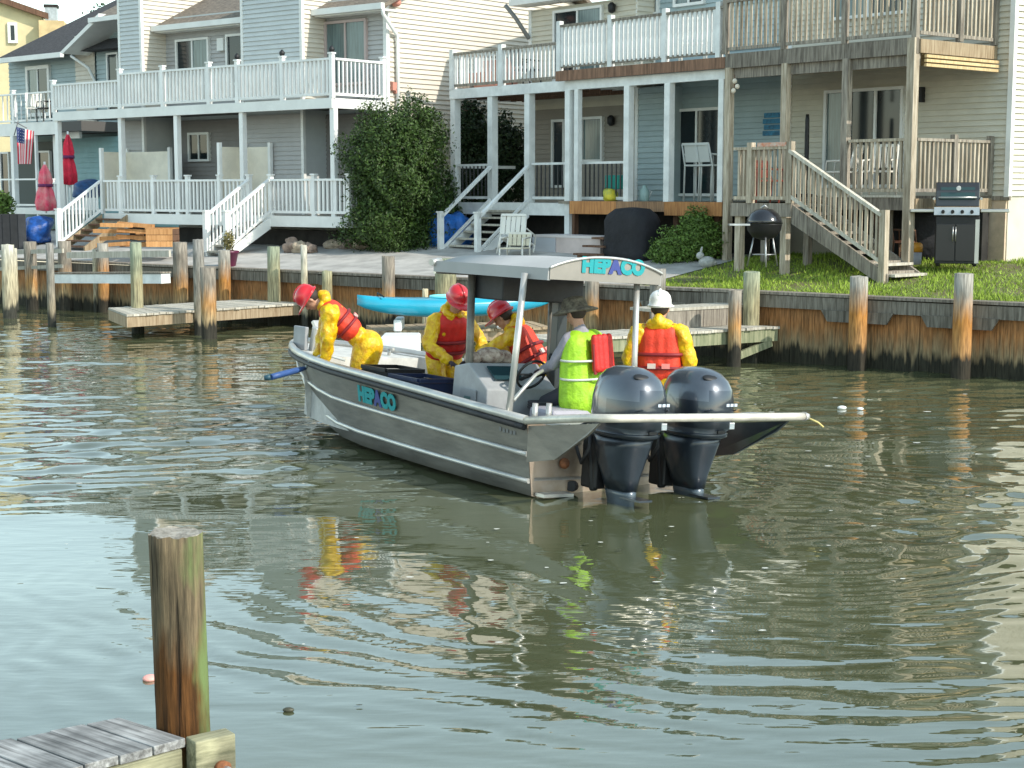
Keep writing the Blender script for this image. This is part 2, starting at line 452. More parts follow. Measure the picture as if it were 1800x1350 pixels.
# cap boards and walers in lengths
u = UL; i = 0
while u < UR:
    L = 3.05
    piece('cap_board', (L - 0.01, 0.30, 0.045), GREYWOOD, bulk, K.p(u + L / 2, 0.03, 1.128 + (i % 2) * .004), (0, 0, K.rz))
    piece('waler', (L - 0.012, 0.07, 0.20), wood('dark_waler_wood', (.22, .20, .165), (.085, .075, .06)), bulk, K.p(u + L / 2, -0.065, 0.985 + (i % 2) * .012), (0, 0, K.rz))
    u += L; i += 1
# splice boards behind each front pile
def splice(px, half, z0=0.72, name='splice_board'):
    uc = K.u(px, -0.1, 0.95)
    b = MB(); poly = [K.p(uc - half, -0.10, 0.90), K.p(uc - half * .82, -0.10, z0), K.p(uc + half * .82, -0.10, z0), K.p(uc + half, -0.10, 0.90)]
    b.prism(poly, K.V * -0.05); b.build(name, wood('dark_waler_wood', (.22, .20, .165), (.085, .075, .06)), bulk)
for px in (1508, 1688, 1180, 900): splice(px, 0.62)

# ------------------------------------------------------------------ piles
PM = {
 'tan': pile_mat('pile_tan', (0.25, 0.22, 0.18), (0.42, 0.22, 0.08), (0.36, 0.26, 0.14), (0.035, 0.032, 0.024), 1.35, 0.95, 0.55),
 'rust': pile_mat('pile_rust', (0.32, 0.30, 0.26), (0.45, 0.20, 0.05), (0.40, 0.22, 0.09), (0.04, 0.034, 0.024), 1.6, 1.15, 0.55),
 'grey': pile_mat('pile_grey', (0.24, 0.23, 0.21), (0.26, 0.24, 0.20), (0.30, 0.25, 0.17), (0.035, 0.035, 0.028), 1.9, 1.2, 0.5),
 'green': pile_mat('pile_green', (0.27, 0.30, 0.21), (0.33, 0.29, 0.17), (0.30, 0.28, 0.18), (0.04, 0.04, 0.03), 1.8, 1.2, 0.5),
 'pale': pile_mat('pile_pale', (0.50, 0.48, 0.40), (0.50, 0.44, 0.30), (0.42, 0.36, 0.24), (0.05, 0.05, 0.04), 1.8, 1.2, 0.5)}
def pile(px, yt, yw, wpx, kind, label, group=None, lean=(0, 0), at=None, name='mooring_pile', cap=None):
    P = on_z(px, yw, 0) if at is None else Vector((at[0], at[1], 0))
    if (P - K.o).dot(K.V) > -0.22:          # keep it on the water side of the seawall
        P = K.p(K.u(px, -0.25, 0.8), -0.25, 0)
    ppm = FPX / P.y
    r = wpx / 2 / ppm; d = ray(px, yt); zt = EYE + d.z * (P.y / d.y)
    b = MB(); n = 14; prof = []; zz = np.linspace(-0.6, zt, 9)
    ph = random.uniform(0, 6)
    k0 = len(b.v)
    for i, z in enumerate(zz):
        for j in range(n):
            t = 2 * math.pi * j / n
            rr = r * (1 + 0.05 * math.sin(2 * t + ph + z) + 0.03 * math.sin(5 * t + ph * 2) + random.uniform(-.012, .012)) * (1.04 - 0.05 * i / 8)
            zz_ = z + (random.uniform(-.012, .012) if i == 8 else 0)
            b.v.append((rr * math.cos(t) + lean[0] * z, rr * math.sin(t) + lean[1] * z, zz_))
    for i in range(8):
        for j in range(n):
            a = k0 + i * n + j; c = k0 + i * n + (j + 1) % n
            b.f.append((a, c, c + n, a + n)); b.m.append(0); b.sm.append(True)
    b.f.append(tuple(range(k0 + 8 * n, k0 + 9 * n))); b.m.append(0); b.sm.append(False)
    o = b.top(name, PM[kind], P, label=label, cat='pile', group=group)
    return o, P, zt, r
G1 = 'round timber piles standing in the canal'
pile(1508, 486, 648, 31, 'rust', 'stout rust streaked pile in front of the seawall below the deck stairs foot', G1)
pile(1688, 481, 664, 32, 'rust', 'grey topped rust pile in front of the seawall below the gas grill', G1)
pile(1290, 510, 645, 24, 'tan', 'slim brown pile through the near edge of the dock by the white helmet worker', G1)
pile(1320, 478, 560, 28, 'green', 'pale green pile behind the dock step box', G1)
pile(1156, 472, 560, 28, 'grey', 'grey pile just behind the stern end of the boat roof', G1)
pile(1040, 480, 600, 26, 'tan', 'pile behind the bucket hat worker under the boat roof', G1)
pile(783, 455, 560, 36, 'green', 'thick greenish pile behind the front end of the boat roof', G1)
pile(748, 508, 598, 11, 'pale', 'thin pale post behind the red and yellow worker amidships', G1)
pile(683, 450, 545, 23, 'tan', 'brown pile against the seawall above the turquoise kayak', G1)
pile(575, 476, 545, 17, 'green', 'short greenish post behind the bending worker at the bow', G1)
pile(535, 431, 530, 11, 'pale', 'thin pale post beside the rockery at the patio edge', G1)
pile(482, 433, 530, 23, 'green', 'green stained pile beside the purple planter', G1)
pile(395, 440, 530, 22, 'rust', 'red brown pile behind the tall grey pile at the finger pier', G1)
pile(352, 421, 590, 19, 'grey', 'tall grey pile touching the tan pile at the finger pier', G1)
pile(368, 470, 596, 27, 'tan', 'shorter tan pile lashed beside the tall grey pile', G1)
pile(318, 426, 527, 26, 'tan', 'orange brown pile right of the lumber heap', G1)
pile(243, 426, 585, 21, 'green', 'pale green and grey pile at the outer end of the finger pier', G1)
pile(182, 428, 535, 19, 'rust', 'brown pile at the foot of the brown porch steps', G1)
pile(117, 424, 545, 24, 'tan', 'wide brown pile left of the white floating beam', G1)
pile(92, 428, 575, 14, 'grey', 'slender grey post at the end of the white floating beam', G1)
pile(57, 425, 545, 22, 'tan', 'brown pile between the pale post and the blue tarpaulin', G1)
pile(18, 430, 560, 22, 'pale', 'pale bleached pile nearest the edge of the canal by the black fence', G1)
pile(30, 437, 548, 7, 'pale', 'thin white stake beside the pale bleached pile', G1)
pile(168, 438, 520, 9, 'pale', 'thin white pipe standing behind the white floating beam', G1)

# ------------------------------------------------------------------ docks
def pier(name, label, a0, a1, b0, b1, z, m, plankw=0.145, beam=0.2, mbeam=None, cat='dock', th=0.04):
    """a0->a1 near edge, b0->b1 far edge (ground points); planks run across from a to b"""
    a0, a1, b0, b1 = [Vector((p[0], p[1], 0)) for p in (a0, a1, b0, b1)]
    t = thing(name, label, cat, (a0.x, a0.y, 0))
    L = (a1 - a0).length; n = int(L / plankw)
    for i in range(n):
        f0, f1 = (i + 0.03) / n, (i + 0.95) / n
        q = [a0.lerp(a1, f0), a0.lerp(a1, f1), b0.lerp(b1, f1), b0.lerp(b1, f0)]
        dz = random.uniform(-.004, .004); ov = (q[0] - q[3]).normalized() * random.uniform(0.02, 0.05)
        q[0] = q[0] + ov; q[1] = q[1] + ov
        b = MB().prism([p + Vector((0, 0, z - th + dz)) for p in q], (0, 0, th)); b.build('plank', m, t)
    mb = mbeam or m
    up = Vector((0, 0, 1))
    inn = (b0 - a0).normalized() * 0.03
    for k, (p, q, o_) in enumerate(((a0, a1, inn), (b0, b1, -inn))):
        b = MB().bar(p + o_ + up * (z - th - beam / 2 - .003), q + o_ + up * (z - th - beam / 2 - .003), 0.05, beam); b.build('edge_beam', mb, t)
    b = MB().bar(a0 + up * (z - th - beam / 2 - .003) + (a1 - a0).normalized() * .03 + inn * 2, b0 + up * (z - th - beam / 2 - .003) + (b1 - b0).normalized() * .03 - inn * 2, 0.05, beam)
    b.build('end_beam', mb, t)
    return t
# finger pier on the far side, left of the boat
a0 = on_z(222, 553, .50); a1 = on_z(520, 533, .50); b0 = on_z(190, 541, .50)
dirp = (a1 - a0).normalized()
def to_bulk(p, d):
    # run along d until the seawall face
    k = (K.o - p).dot(K.V) / d.dot(K.V); return p + d * (k - 0.15)
pier('finger_pier', 'low weathered finger pier running out from the seawall between the two tall piles', a0, to_bulk(a0, dirp), b0, to_bulk(b0, dirp), .50, PALEWOOD, mbeam=TANWOOD)
# dock behind the stern
a0 = on_z(1208, 583, .6); a1 = on_z(1386, 572, .6); dirp = (a1 - a0).normalized(); perp = Vector((-dirp.y, dirp.x, 0))
aa = a0 - dirp * 2.6; e1 = to_bulk(a0, dirp); bb = aa + perp * 0.9; e2 = to_bulk(bb, dirp)
dk = pier('dock', 'grey plank dock with wooden step box beside the white helmet worker', aa, e1, bb, e2, .6, PALEWOOD, mbeam=GREENWOOD)
piece('brace', (0.9, 0.06, 0.12), GREENWOOD, dk, (a0.lerp(e1, .7).x, a0.lerp(e1, .7).y + .05, .22), (0, -0.25, math.atan2(dirp.y, dirp.x)))
# step box on that dock
s0 = a0 + perp * 0.55 - dirp * .3; s1 = s0 + dirp * 2.1
t = thing('step_box', 'long grey timber step box standing on the dock against the seawall', 'step', (s0.x, s0.y, .6))
zup = Vector((0, 0, 1))
b = MB().bar(Vector((s0.x, s0.y, 0)) + zup * .745, Vector((s1.x, s1.y, 0)) + zup * .745, .05, .28); b.build('front_board', GREYWOOD, t)
b = MB().bar(Vector((s0.x, s0.y, 0)) + perp * .25 + zup * .91, Vector((s1.x, s1.y, 0)) + perp * .25 + zup * .91, .58, .045); b.build('top_board', PALEWOOD, t)
b = MB().bar(Vector((s1.x, s1.y, 0)) + zup * .745 + dirp * .03 - perp * .02, Vector((s1.x, s1.y, 0)) + zup * .745 + dirp * .03 + perp * .5, .05, .28); b.build('end_board', TANWOOD, t)
# platform that carries the kayak, behind the boat
pa, pb = at_y(664, 24.2, .8), at_y(968, 24.9, .8)
dd = (pb - pa).normalized(); pr_ = Vector((-dd.y, dd.x, 0)).normalized()
pier('kayak_platform', 'small tan plank landing under the turquoise kayak', pa, pb, pa + pr_ * 1.1, pb + pr_ * 1.1, .68, TANWOOD, mbeam=TANWOOD, beam=.16)
b = MB().box((0, 0, 0), (0.55, 0.7, 0.46)); b.top('dock_box', WHITEP, at_y(705, 23.55, .45) , bevel=.03, label='white moulded dock float beside the kayak landing behind the bow', cat='dock float')
# white floating beam at the left
q0, q1 = [K.p(K.u(x, -1.2, .7), -1.2, K.z(x, 490, -1.2)) for x in (100, 292)]
t = thing('floating_beam', 'long white painted beam lying across the slip in front of the porch steps', 'beam', (q0.x, q0.y, .2))
MB().bar(q0 + zup * 0.0, q1, .25, .20).build('beam', WHITEP, t); MB().bar(q0 + zup * .13 , q1 + zup * .13, .30, .03).build('cap_strip', GREYWOOD, t)
# low rail boards between the piles by the left slip
def rail_between(px0, y0, px1, y1, zz_, h, m, label, name='slip_rail', wd=.06):
    a, c = [K.p(K.u(x, -.9, .9), -.9, K.z(x, y, -.9)) for x, y in ((px0, y0), (px1, y1))]
    o = MB().bar(a - a, c - a, wd, h).top(name, m, a, label=label, cat='rail'); return o
rail_between(-20, 445, 112, 441, 1.2, .10, PALEWOOD, 'pale horizontal rail across the slip piles in front of the black fence')
rail_between(-20, 474, 110, 468, .9, .08, PALEWOOD, 'lower pale rail across the slip piles in front of the black fence')
rail_between(120, 449, 300, 446, 1.12, .14, PALEWOOD, 'pale grey stringer board behind the lumber heap piles')

# ------------------------------------------------------------------ foreground pile and dock
zf = 0.62
P, r_ = on_z(321, 1268, zf), .109
def fg_pile():
    b = MB(); n = 40; zz = np.linspace(-0.8, 0, 30)
    ztop = 0
    d = ray(318, 936); zt = EYE + d.z * (P.y / d.y)
    zz = np.linspace(-0.5, zt, 30); m_ = 30
    for i, z in enumerate(zz):
        for j in range(n):
            t = 2 * math.pi * j / n
            rr = r_ * (1 + .018 * math.sin(3 * t + 1) + .014 * math.sin(7 * t + z * 2) + .012 * math.sin(17 * t + 3) + random.uniform(-.008, .008))
            b.v.append((rr * math.cos(t) + (-0.012) * (z - zf), rr * math.sin(t), z + (random.uniform(-.006, .006) if i == m_ - 1 else 0)))
    for i in range(m_ - 1):
        for j in range(n):
            a = i * n + j; c = i * n + (j + 1) % n
            b.f.append((a, c, c + n, a + n)); b.m.append(0); b.sm.append(True)
    b.f.append(tuple(range((m_ - 1) * n, m_ * n))); b.m.append(1); b.sm.append(False)
    m = bpy.data.materials.new('weathered_pile_wood'); m.use_nodes = True
    n_ = m.node_tree.nodes; l = m.node_tree.links; p = n_['Principled BSDF']; p.inputs['Roughness'].default_value = .85; p.inputs['Specular IOR Level'].default_value = .2
    tc = n_.new('ShaderNodeTexCoord'); mp = n_.new('ShaderNodeMapping'); mp.inputs['Scale'].default_value = (26, 26, 1.6); l.new(tc.outputs['Object'], mp.inputs[0])
    g = n_.new('ShaderNodeTexNoise'); g.inputs['Scale'].default_value = 1.5; g.inputs['Detail'].default_value = 9; g.inputs['Roughness'].default_value = .7; l.new(mp.outputs[0], g.inputs[0])
    def noise(scale, st):
        q = n_.new('ShaderNodeMapping'); q.inputs['Scale'].default_value = st; l.new(tc.outputs['Object'], q.inputs[0])
        k = n_.new('ShaderNodeTexNoise'); k.inputs['Scale'].default_value = scale; k.inputs['Detail'].default_value = 5; l.new(q.outputs[0], k.inputs[0]); return k
    def ramp(src, stops):
        rr = n_.new('ShaderNodeValToRGB'); l.new(src, rr.inputs[0]); e = rr.color_ramp.elements
        e[0].position, e[0].color = stops[0][0], (*stops[0][1], 1); e[1].position, e[1].color = stops[-1][0], (*stops[-1][1], 1)
        for q, c in stops[1:-1]: k = e.new(q); k.color = (*c, 1)
        return rr
    grain = ramp(g.outputs[0], [(.3, (.035, .028, .018)), (.45, (.09, .07, .043)), (.6, (.18, .135, .08)), (.75, (.30, .22, .13))])
    # rust-brown soak low down, broken by noise
    sx = n_.new('ShaderNodeSeparateXYZ'); l.new(tc.outputs['Object'], sx.inputs[0])
    nz = noise(3, (5, 5, 1.2)); ad = n_.new('ShaderNodeMath'); ad.operation = 'MULTIPLY_ADD'; ad.inputs[1].default_value = .55; l.new(nz.outputs[0], ad.inputs[0]); l.new(sx.outputs[2], ad.inputs[2])
    mk = n_.new('ShaderNodeMapRange'); mk.inputs[1].default_value = 1.30; mk.inputs[2].default_value = 1.12; l.new(ad.outputs[0], mk.inputs[0])
    mx = n_.new('ShaderNodeMix'); mx.data_type = 'RGBA'; mx.blend_type = 'MULTIPLY'; l.new(mk.outputs[0], mx.inputs[0]); l.new(grain.outputs[0], mx.inputs[6]); mx.inputs[7].default_value = (.66, .37, .18, 1)
    nz2 = noise(1.3, (4, 4, 1)); mk2 = n_.new('ShaderNodeMapRange'); mk2.inputs[1].default_value = .46; mk2.inputs[2].default_value = .58; l.new(nz2.outputs[0], mk2.inputs[0])
    # algae on the side away from the bank
    mu = n_.new('ShaderNodeMapRange'); mu.inputs[1].default_value = -.01; mu.inputs[2].default_value = .06; l.new(sx.outputs[0], mu.inputs[0])
    mm = n_.new('ShaderNodeMath'); mm.operation = 'MULTIPLY'; l.new(mk2.outputs[0], mm.inputs[0]); l.new(mu.outputs[0], mm.inputs[1])
    mx2 = n_.new('ShaderNodeMix'); mx2.data_type = 'RGBA'; l.new(mm.outputs[0], mx2.inputs[0]); l.new(mx.outputs[2], mx2.inputs[6]); mx2.inputs[7].default_value = (.14, .19, .07, 1)
    ck = noise(1, (34, 34, 1.1)); ckr = n_.new('ShaderNodeMapRange'); ckr.inputs[1].default_value = .60; ckr.inputs[2].default_value = .68; ckr.inputs[3].default_value = 1; ckr.inputs[4].default_value = .25; l.new(ck.outputs[0], ckr.inputs[0])
    hs = n_.new('ShaderNodeHueSaturation'); l.new(mx2.outputs[2], hs.inputs['Color']); l.new(ckr.outputs[0], hs.inputs['Value'])
    l.new(hs.outputs[0], p.inputs['Base Color'])
    ab = n_.new('ShaderNodeMath'); ab.operation = 'ADD'; l.new(g.outputs[0], ab.inputs[0]); l.new(ckr.outputs[0], ab.inputs[1])
    bp = n_.new('ShaderNodeBump'); bp.inputs['Strength'].default_value = 1; bp.inputs['Distance'].default_value = .008; l.new(ab.outputs[0], bp.inputs['Height']); l.new(bp.outputs[0], p.inputs['Normal'])
    me_top = mat('pile_end_grain', (.36, .33, .28), .9, col2=(.16, .14, .11), vscale=30, bump=.8, bscale=60)
    b.top('mooring_pile', [m, me_top], (P.x, P.y, 0), label='thick weathered brown pile at the corner of the near plank dock', cat='pile')
fg_pile()
A0, A1, C0, C1 = on_z(0, 1303, zf), on_z(212, 1261, zf), on_z(130, 1350, zf), on_z(326, 1297, zf)
dA = (A1 - A0).normalized(); dC = (C1 - C0).normalized()
DOCKW = wood('silver_dock_wood', (0.60, 0.59, 0.56), (0.33, 0.32, 0.30), vs=2.5, st=(3, 3, 3), rand=.12)
def grainy(name, c1, c2, ang):
    m = bpy.data.materials.new(name); m.use_nodes = True
    n_ = m.node_tree.nodes; l = m.node_tree.links; p = n_['Principled BSDF']; p.inputs['Roughness'].default_value = .7
    tc = n_.new('ShaderNodeTexCoord'); mp = n_.new('ShaderNodeMapping'); mp.vector_type = 'TEXTURE'; mp.inputs['Rotation'].default_value = (0, 0, ang); mp.inputs['Scale'].default_value = (1.0, .045, .045)
    l.new(tc.outputs['Object'], mp.inputs[0])
    g = n_.new('ShaderNodeTexNoise'); g.inputs['Scale'].default_value = 1.6; g.inputs['Detail'].default_value = 8; g.inputs['Roughness'].default_value = .68; l.new(mp.outputs[0], g.inputs[0])
    rr = n_.new('ShaderNodeValToRGB'); l.new(g.outputs[0], rr.inputs[0]); e = rr.color_ramp.elements
    e[0].position = .36; e[0].color = (*c2, 1); e[1].position = .62; e[1].color = (*c1, 1)
    bl = n_.new('ShaderNodeTexNoise'); bl.inputs['Scale'].default_value = 5; bl.inputs['Detail'].default_value = 4; l.new(tc.outputs['Object'], bl.inputs[0])
    mr = n_.new('ShaderNodeMapRange'); mr.inputs[1].default_value = .3; mr.inputs[2].default_value = .7; mr.inputs[3].default_value = .6; mr.inputs[4].default_value = 1.15; mr.inputs[3].default_value = .35; l.new(bl.outputs[0], mr.inputs[0])
    oi = n_.new('ShaderNodeObjectInfo'); m2 = n_.new('ShaderNodeMapRange'); m2.inputs[3].default_value = .8; m2.inputs[4].default_value = 1.15; l.new(oi.outputs['Random'], m2.inputs[0])
    mu = n_.new('ShaderNodeMath'); mu.operation = 'MULTIPLY'; l.new(mr.outputs[0], mu.inputs[0]); l.new(m2.outputs[0], mu.inputs[1])
    hs = n_.new('ShaderNodeHueSaturation'); l.new(rr.outputs[0], hs.inputs['Color']); l.new(mu.outputs[0], hs.inputs['Value']); l.new(hs.outputs[0], p.inputs['Base Color'])
    bp = n_.new('ShaderNodeBump'); bp.inputs['Strength'].default_value = .8; bp.inputs['Distance'].default_value = .005; l.new(g.outputs[0], bp.inputs['Height']); l.new(bp.outputs[0], p.inputs['Normal'])
    return m
dB = (C1 - A1).normalized()
m_fd = grainy('silver_plank', (.46, .46, .45), (.13, .125, .12), math.atan2(dB.y, dB.x))
m_fb = grainy('green_beam', (.34, .32, .20), (.13, .13, .07), math.atan2(dC.y, dC.x))
t = thing('near_dock', 'silver grey plank dock corner at the bottom edge beside the thick pile', 'dock', (A1.x, A1.y, 0))
A_ = A1; C_ = C1
for i in range(13):
    wd = .142; o0 = -dA * (i * .15); o1 = -dC * (i * .15)
    q = [A_ + o0, A_ - dA * (i * .15 + wd), C_ - dC * (i * .15 + wd), C_ + o1]
    j = random.uniform(-.012, .02); q[0] = q[0] - dB * j; q[1] = q[1] - dB * j
    zt = random.uniform(-.005, .003)
    nb = 5; b = MB()
    b.prism([p_ + Vector((0, 0, -.038 + zt)) for p_ in q], (0, 0, .038)); b.build('plank', m_fd, t, bevel=.004)
MB().bar(C_ - dC * 2.6 + zup * -.135 + dB * -.015, C_ + dC * -.02 + zup * -.135 + dB * -.015, .05, .19).build('edge_beam', m_fb, t, bevel=.004)
E1 = on_z(405, 1284, zf)
MB().bar(C_ + zup * -.13 + dC * .0 + dB * .03, Vector((E1.x, E1.y, zf)) + zup * -.13 + dB * .0, .09, .26).build('corner_block', m_fb, t, bevel=.006)
bc = C_.lerp(E1, .55) + dB * .075 + zup * -.13
bo = MB(); bo.cyl(bc - dB * .03, bc + dB * .012, .032, n=16); bo.build('washer', mat('rust', (.22, .08, .03), .8, var=.4, vscale=30), t)
MB().cyl(bc, bc + dB * .028, .017, n=6, smooth=False).build('bolt', GALV, t)
# small floating bits
def floater(px, py, r, m, label, cat, sy=.6):
    Q = on_z(px, py, 0)
    MB().ell((0, 0, .01), (r, r * sy, r * .45)).top(cat.replace(' ', '_'), m, Q, label=label, cat=cat)
floater(264, 1195, .045, mat('pink_foam', (.75, .35, .30), .6), 'small round pink and white float by the thick near pile', 'float', 1)
floater(507, 1251, .032, mat('wet_leaf', (.05, .05, .03), .5), 'dark wet leaf drifting right of the near pile', 'leaf')
floater(1480, 718, .06, WHITEP, 'bit of white foam drifting by the rust pile reflection', 'foam')
floater(1512, 720, .045, WHITEP, 'second bit of white foam drifting by the rust pile reflection', 'foam')
floater(958, 876, .11, mat('tan_leaf', (.6, .5, .38), .7), 'flattened tan scum lump against the transom corner', 'foam', .4)

# flecks of leaf and foam drifting on the canal
q = np.random.default_rng(77); b = MB()
for i in range(150):
    k = i % 3; cx_, cy_ = ((q.normal(1.2, 1.6), q.normal(12.5, 1.6)), (q.uniform(-6, 7), q.uniform(7, 25)), (q.normal(4.2, 1.5), q.normal(16, 3)))[k]
    r = q.uniform(.006, .02) * (1 + (cy_ > 15) * .8); n = 6; b.cur = int(q.random() < .55)
    k0 = len(b.v); ph = q.uniform(0, 6)
    for j in range(n): t = 2 * math.pi * j / n + ph; rr = r * q.uniform(.6, 1.3); b.v.append((cx_ + rr * 1.6 * math.cos(t), cy_ + rr * math.sin(t), .016))
    b.f.append(tuple(range(k0, k0 + n))); b.m.append(b.cur); b.sm.append(False)
b.build('floating_debris', [mat('wet_leaf', (.05, .05, .03), .5), mat('foam_fleck', (.55, .54, .48), .7)], label='tiny leaf and foam flecks scattered over the canal water', cat='debris', kind='stuff')

# ------------------------------------------------------------------ house helpers
SIDE_CREAM = mat('cream_siding', (0.60, 0.545, 0.46), 0.55, var=0.07, vscale=2.5, rand=0.035, bump=.15, bscale=30)
SIDE_DECK_SHADE = mat('deck_shade_siding', (0.25, 0.235, 0.225), 0.6, var=0.07, vscale=2.5, rand=0.03)  # siding darkened to carry the shade below the upper deck
SIDE_PORCH_SHADE = mat('porch_shade_siding', (0.30, 0.27, 0.225), 0.6, var=0.07, vscale=2.5, rand=0.03)  # beige siding darkened: porch shade put into the colour
SIDE_SHADE = mat('shade_grey_siding', (0.53, 0.555, 0.55), 0.55, var=0.07, vscale=2.5, rand=0.035, bump=.15, bscale=30)  # shaded copy of the cream siding, for fronts turned from the sun
SIDE_TAN = mat('beige_siding', (0.58, 0.54, 0.44), 0.55, var=0.08, vscale=2.5, rand=0.035, bump=.15, bscale=30)
SIDE_TEAL = mat('teal_siding', (0.22, 0.38, 0.40), 0.55, var=0.10, vscale=2.5, rand=0.03)
SIDE_BLUE = mat('pale_blue_siding', (0.34, 0.42, 0.43), 0.55, var=0.08, vscale=2.5, rand=0.03)
TRIM = mat('white_trim', (0.74, 0.74, 0.71), 0.5, var=0.08, vscale=2)
GLASS = mat('window_glass', (0.012, 0.020, 0.024), 0.08, spec=0.45, var=.3, vscale=.8)
CURT = mat('curtain_glass', (0.13, 0.18, 0.18), 0.15, spec=0.5, var=.35, vscale=7, stretch=(4, 4, .2))
SHINGLE_B = mat('brown_shingle', (0.19, 0.155, 0.12), 0.9, var=.45, vscale=9, bump=.7, bscale=26, stretch=(1, 1, 3))
SHINGLE_D = mat('dark_shingle', (0.055, 0.052, 0.055), 0.9, var=.45, vscale=9, bump=.7, bscale=26, stretch=(1, 1, 3))
FOUND = mat('beige_foundation', (0.60, 0.46, 0.33), 0.85, var=.18, vscale=4)
DOORD = mat('dark_door', (0.05, 0.05, 0.05), 0.5)
PANEL = mat('cream_panel', (0.80, 0.74, 0.62), 0.6, var=.12, vscale=2)
SIDE_SHADE_MID = mat('shade_mid_grey_siding', (0.42, 0.41, 0.40), 0.6, var=0.07, vscale=2.5, rand=0.03)  # siding with shade in its colour, for recessed wall and lower bump-outs
SIDEC = {}
def siding(house, fr, m, a0, a1, z0, z1, at, side=False, pitch=0.11, one=False):
    """lap siding: on a front (plane v = at, u from a0 to a1) or a side facing +u (plane u = at, v from a0 to a1)"""
    L = a1 - a0; n = int(round((z1 - z0) / pitch))
    rz = fr.rz + (R(90) if side else 0)
    def prof(x0, x1, y, out):
        # y: lower edge of the board; out: outward local direction (-y of a front)
        return [(x0, 0, y), (x1, 0, y), (x1, 0, y + pitch), (x0, 0, y + pitch), (x0, -.036, y), (x1, -.036, y), (x1, -.006, y + pitch), (x0, -.006, y + pitch)]
    fs = [(4, 5, 6, 7), (0, 1, 5, 4), (3, 7, 6, 2), (0, 4, 7, 3), (1, 2, 6, 5)]
    mid = (a0 + a1) / 2
    c = fr.p(at, mid, 0) if side else fr.p(mid, at, 0)
    if one:
        b = MB()
        for i in range(n): b.add(prof(-L / 2, L / 2, z0 + i * pitch, 0), fs)
        me = b.mesh('siding', m); o = link('siding', me, house, c - basis(house), (0, 0, rz)); o['kind'] = 'stuff'; return
    key = (round(L, 2), m.name, pitch)
    if key not in SIDEC: SIDEC[key] = MB().add(prof(-L / 2, L / 2, 0, 0), fs).mesh('siding_board', m)
    for i in range(n):
        link('siding_board', SIDEC[key], house, c + Vector((0, 0, z0 + i * pitch)) - basis(house), (0, 0, rz))

def fbox(fr, u0, u1, v0, v1, z0, z1, b=None):
    b = b or MB()
    return b.box(fr.p((u0 + u1) / 2, (v0 + v1) / 2, (z0 + z1) / 2), (abs(u1 - u0), abs(v1 - v0), z1 - z0), fr.rz)
def window(house, fr, u0, u1, z0, z1, v, panes=2, frame=TRIM, fw=0.06, curtain=(), name='window'):
    """set into the front plane v; frame stands proud, panes sit back inside it"""
    b = MB()
    out = v - .10
    fbox(fr, u0, u1, out, v, z1 - fw, z1, b); fbox(fr, u0, u1, out, v, z0, z0 + fw, b)
    fbox(fr, u0, u0 + fw, out + .002, v, z0 + fw, z1 - fw, b); fbox(fr, u1 - fw, u1, out + .002, v, z0 + fw, z1 - fw, b)
    w_ = b.build(name, frame, house)
    W = (u1 - u0 - 2 * fw); 
    for i in range(panes):
        s0 = u0 + fw + W * i / panes; s1 = s0 + W / panes
        rec = .050 if i % 2 == 0 else .064
        g = fbox(fr, s0, s1, v - rec, v - rec + .008, z0 + fw, z1 - fw)
        g.build('pane', CURT if i in curtain else GLASS, w_)
        if i < panes - 1: fbox(fr, s1 - .025, s1 + .025, out + .01, v, z0 + fw, z1 - fw).build('sash', frame, w_)
    return w_
def railing(house, p0, p1, h, mrail, mpost, mbal, spacing=0.13, posts=(0, 1), cap=True, bot=0.09, bw=0.035, pw=0.1, low=True, posth=0.08, toph=.05, topw=.09, name='railing'):
    p0, p1 = Vector(p0), Vector(p1); d = p1 - p0; L = d.length; flat = Vector((d.x, d.y, 0)).normalized()
    rz = math.atan2(flat.y, flat.x); up = Vector((0, 0, 1))
    b = MB().bar(p0 + up * (h - toph / 2), p1 + up * (h - toph / 2), topw, toph)
    if low: b.bar(p0 + up * (bot), p1 + up * (bot), .045, .06)
    rl = b.build(name, mrail, house)
    for f in posts:
        q = p0.lerp(p1, f)
        piece('railing_post', (pw, pw, h + posth), mpost, house, q + up * ((h + posth) / 2), (0, 0, rz))
        if cap: piece('post_cap', (pw + .04, pw + .04, .035), mpost, house, q + up * (h + posth + .0175), (0, 0, rz))
    n = int(L / spacing)
    if mbal is not None and n > 0:
        hb = h - toph - bot
        for i in range(1, n):
            f = i / n
            if any(abs(f - q) * L < pw * .7 for q in posts): continue
            q = p0.lerp(p1, f)
            piece('baluster', (bw, bw, hb), mbal, rl, q + up * (bot + hb / 2), (0, 0, rz))
    return rl
def post(house, fr, px, v, z0, z1, w_, m, name='porch_post', u=None):
    uu = fr.u(px, v, (z0 + z1) / 2) if u is None else u
    return piece(name, (w_, w_, z1 - z0), m, house, fr.p(uu, v, (z0 + z1) / 2), (0, 0, fr.rz))

# ================================================================== left townhouse with the long white decks
D = Frame(at_y(585, 36.6, 4.0), 39.5)
zf1 = D.z(480, 379, 0); zfb1 = D.z(480, 398, 0)         # lower deck floor and fascia foot
zfb2 = D.z(585, 190, 0); zf2 = D.z(585, 172, 0)
GD = 1.42
uL1 = D.u(212, 0, 5); uL0 = D.u(95, 0.0, 5)
house = thing('townhouse', 'long pale townhouse with white two storey decks and white balustrades', 'house', D.p(0, 0, GD))
vm, vb = 1.75, 0.95
uE = 0.02                                                # right end wall
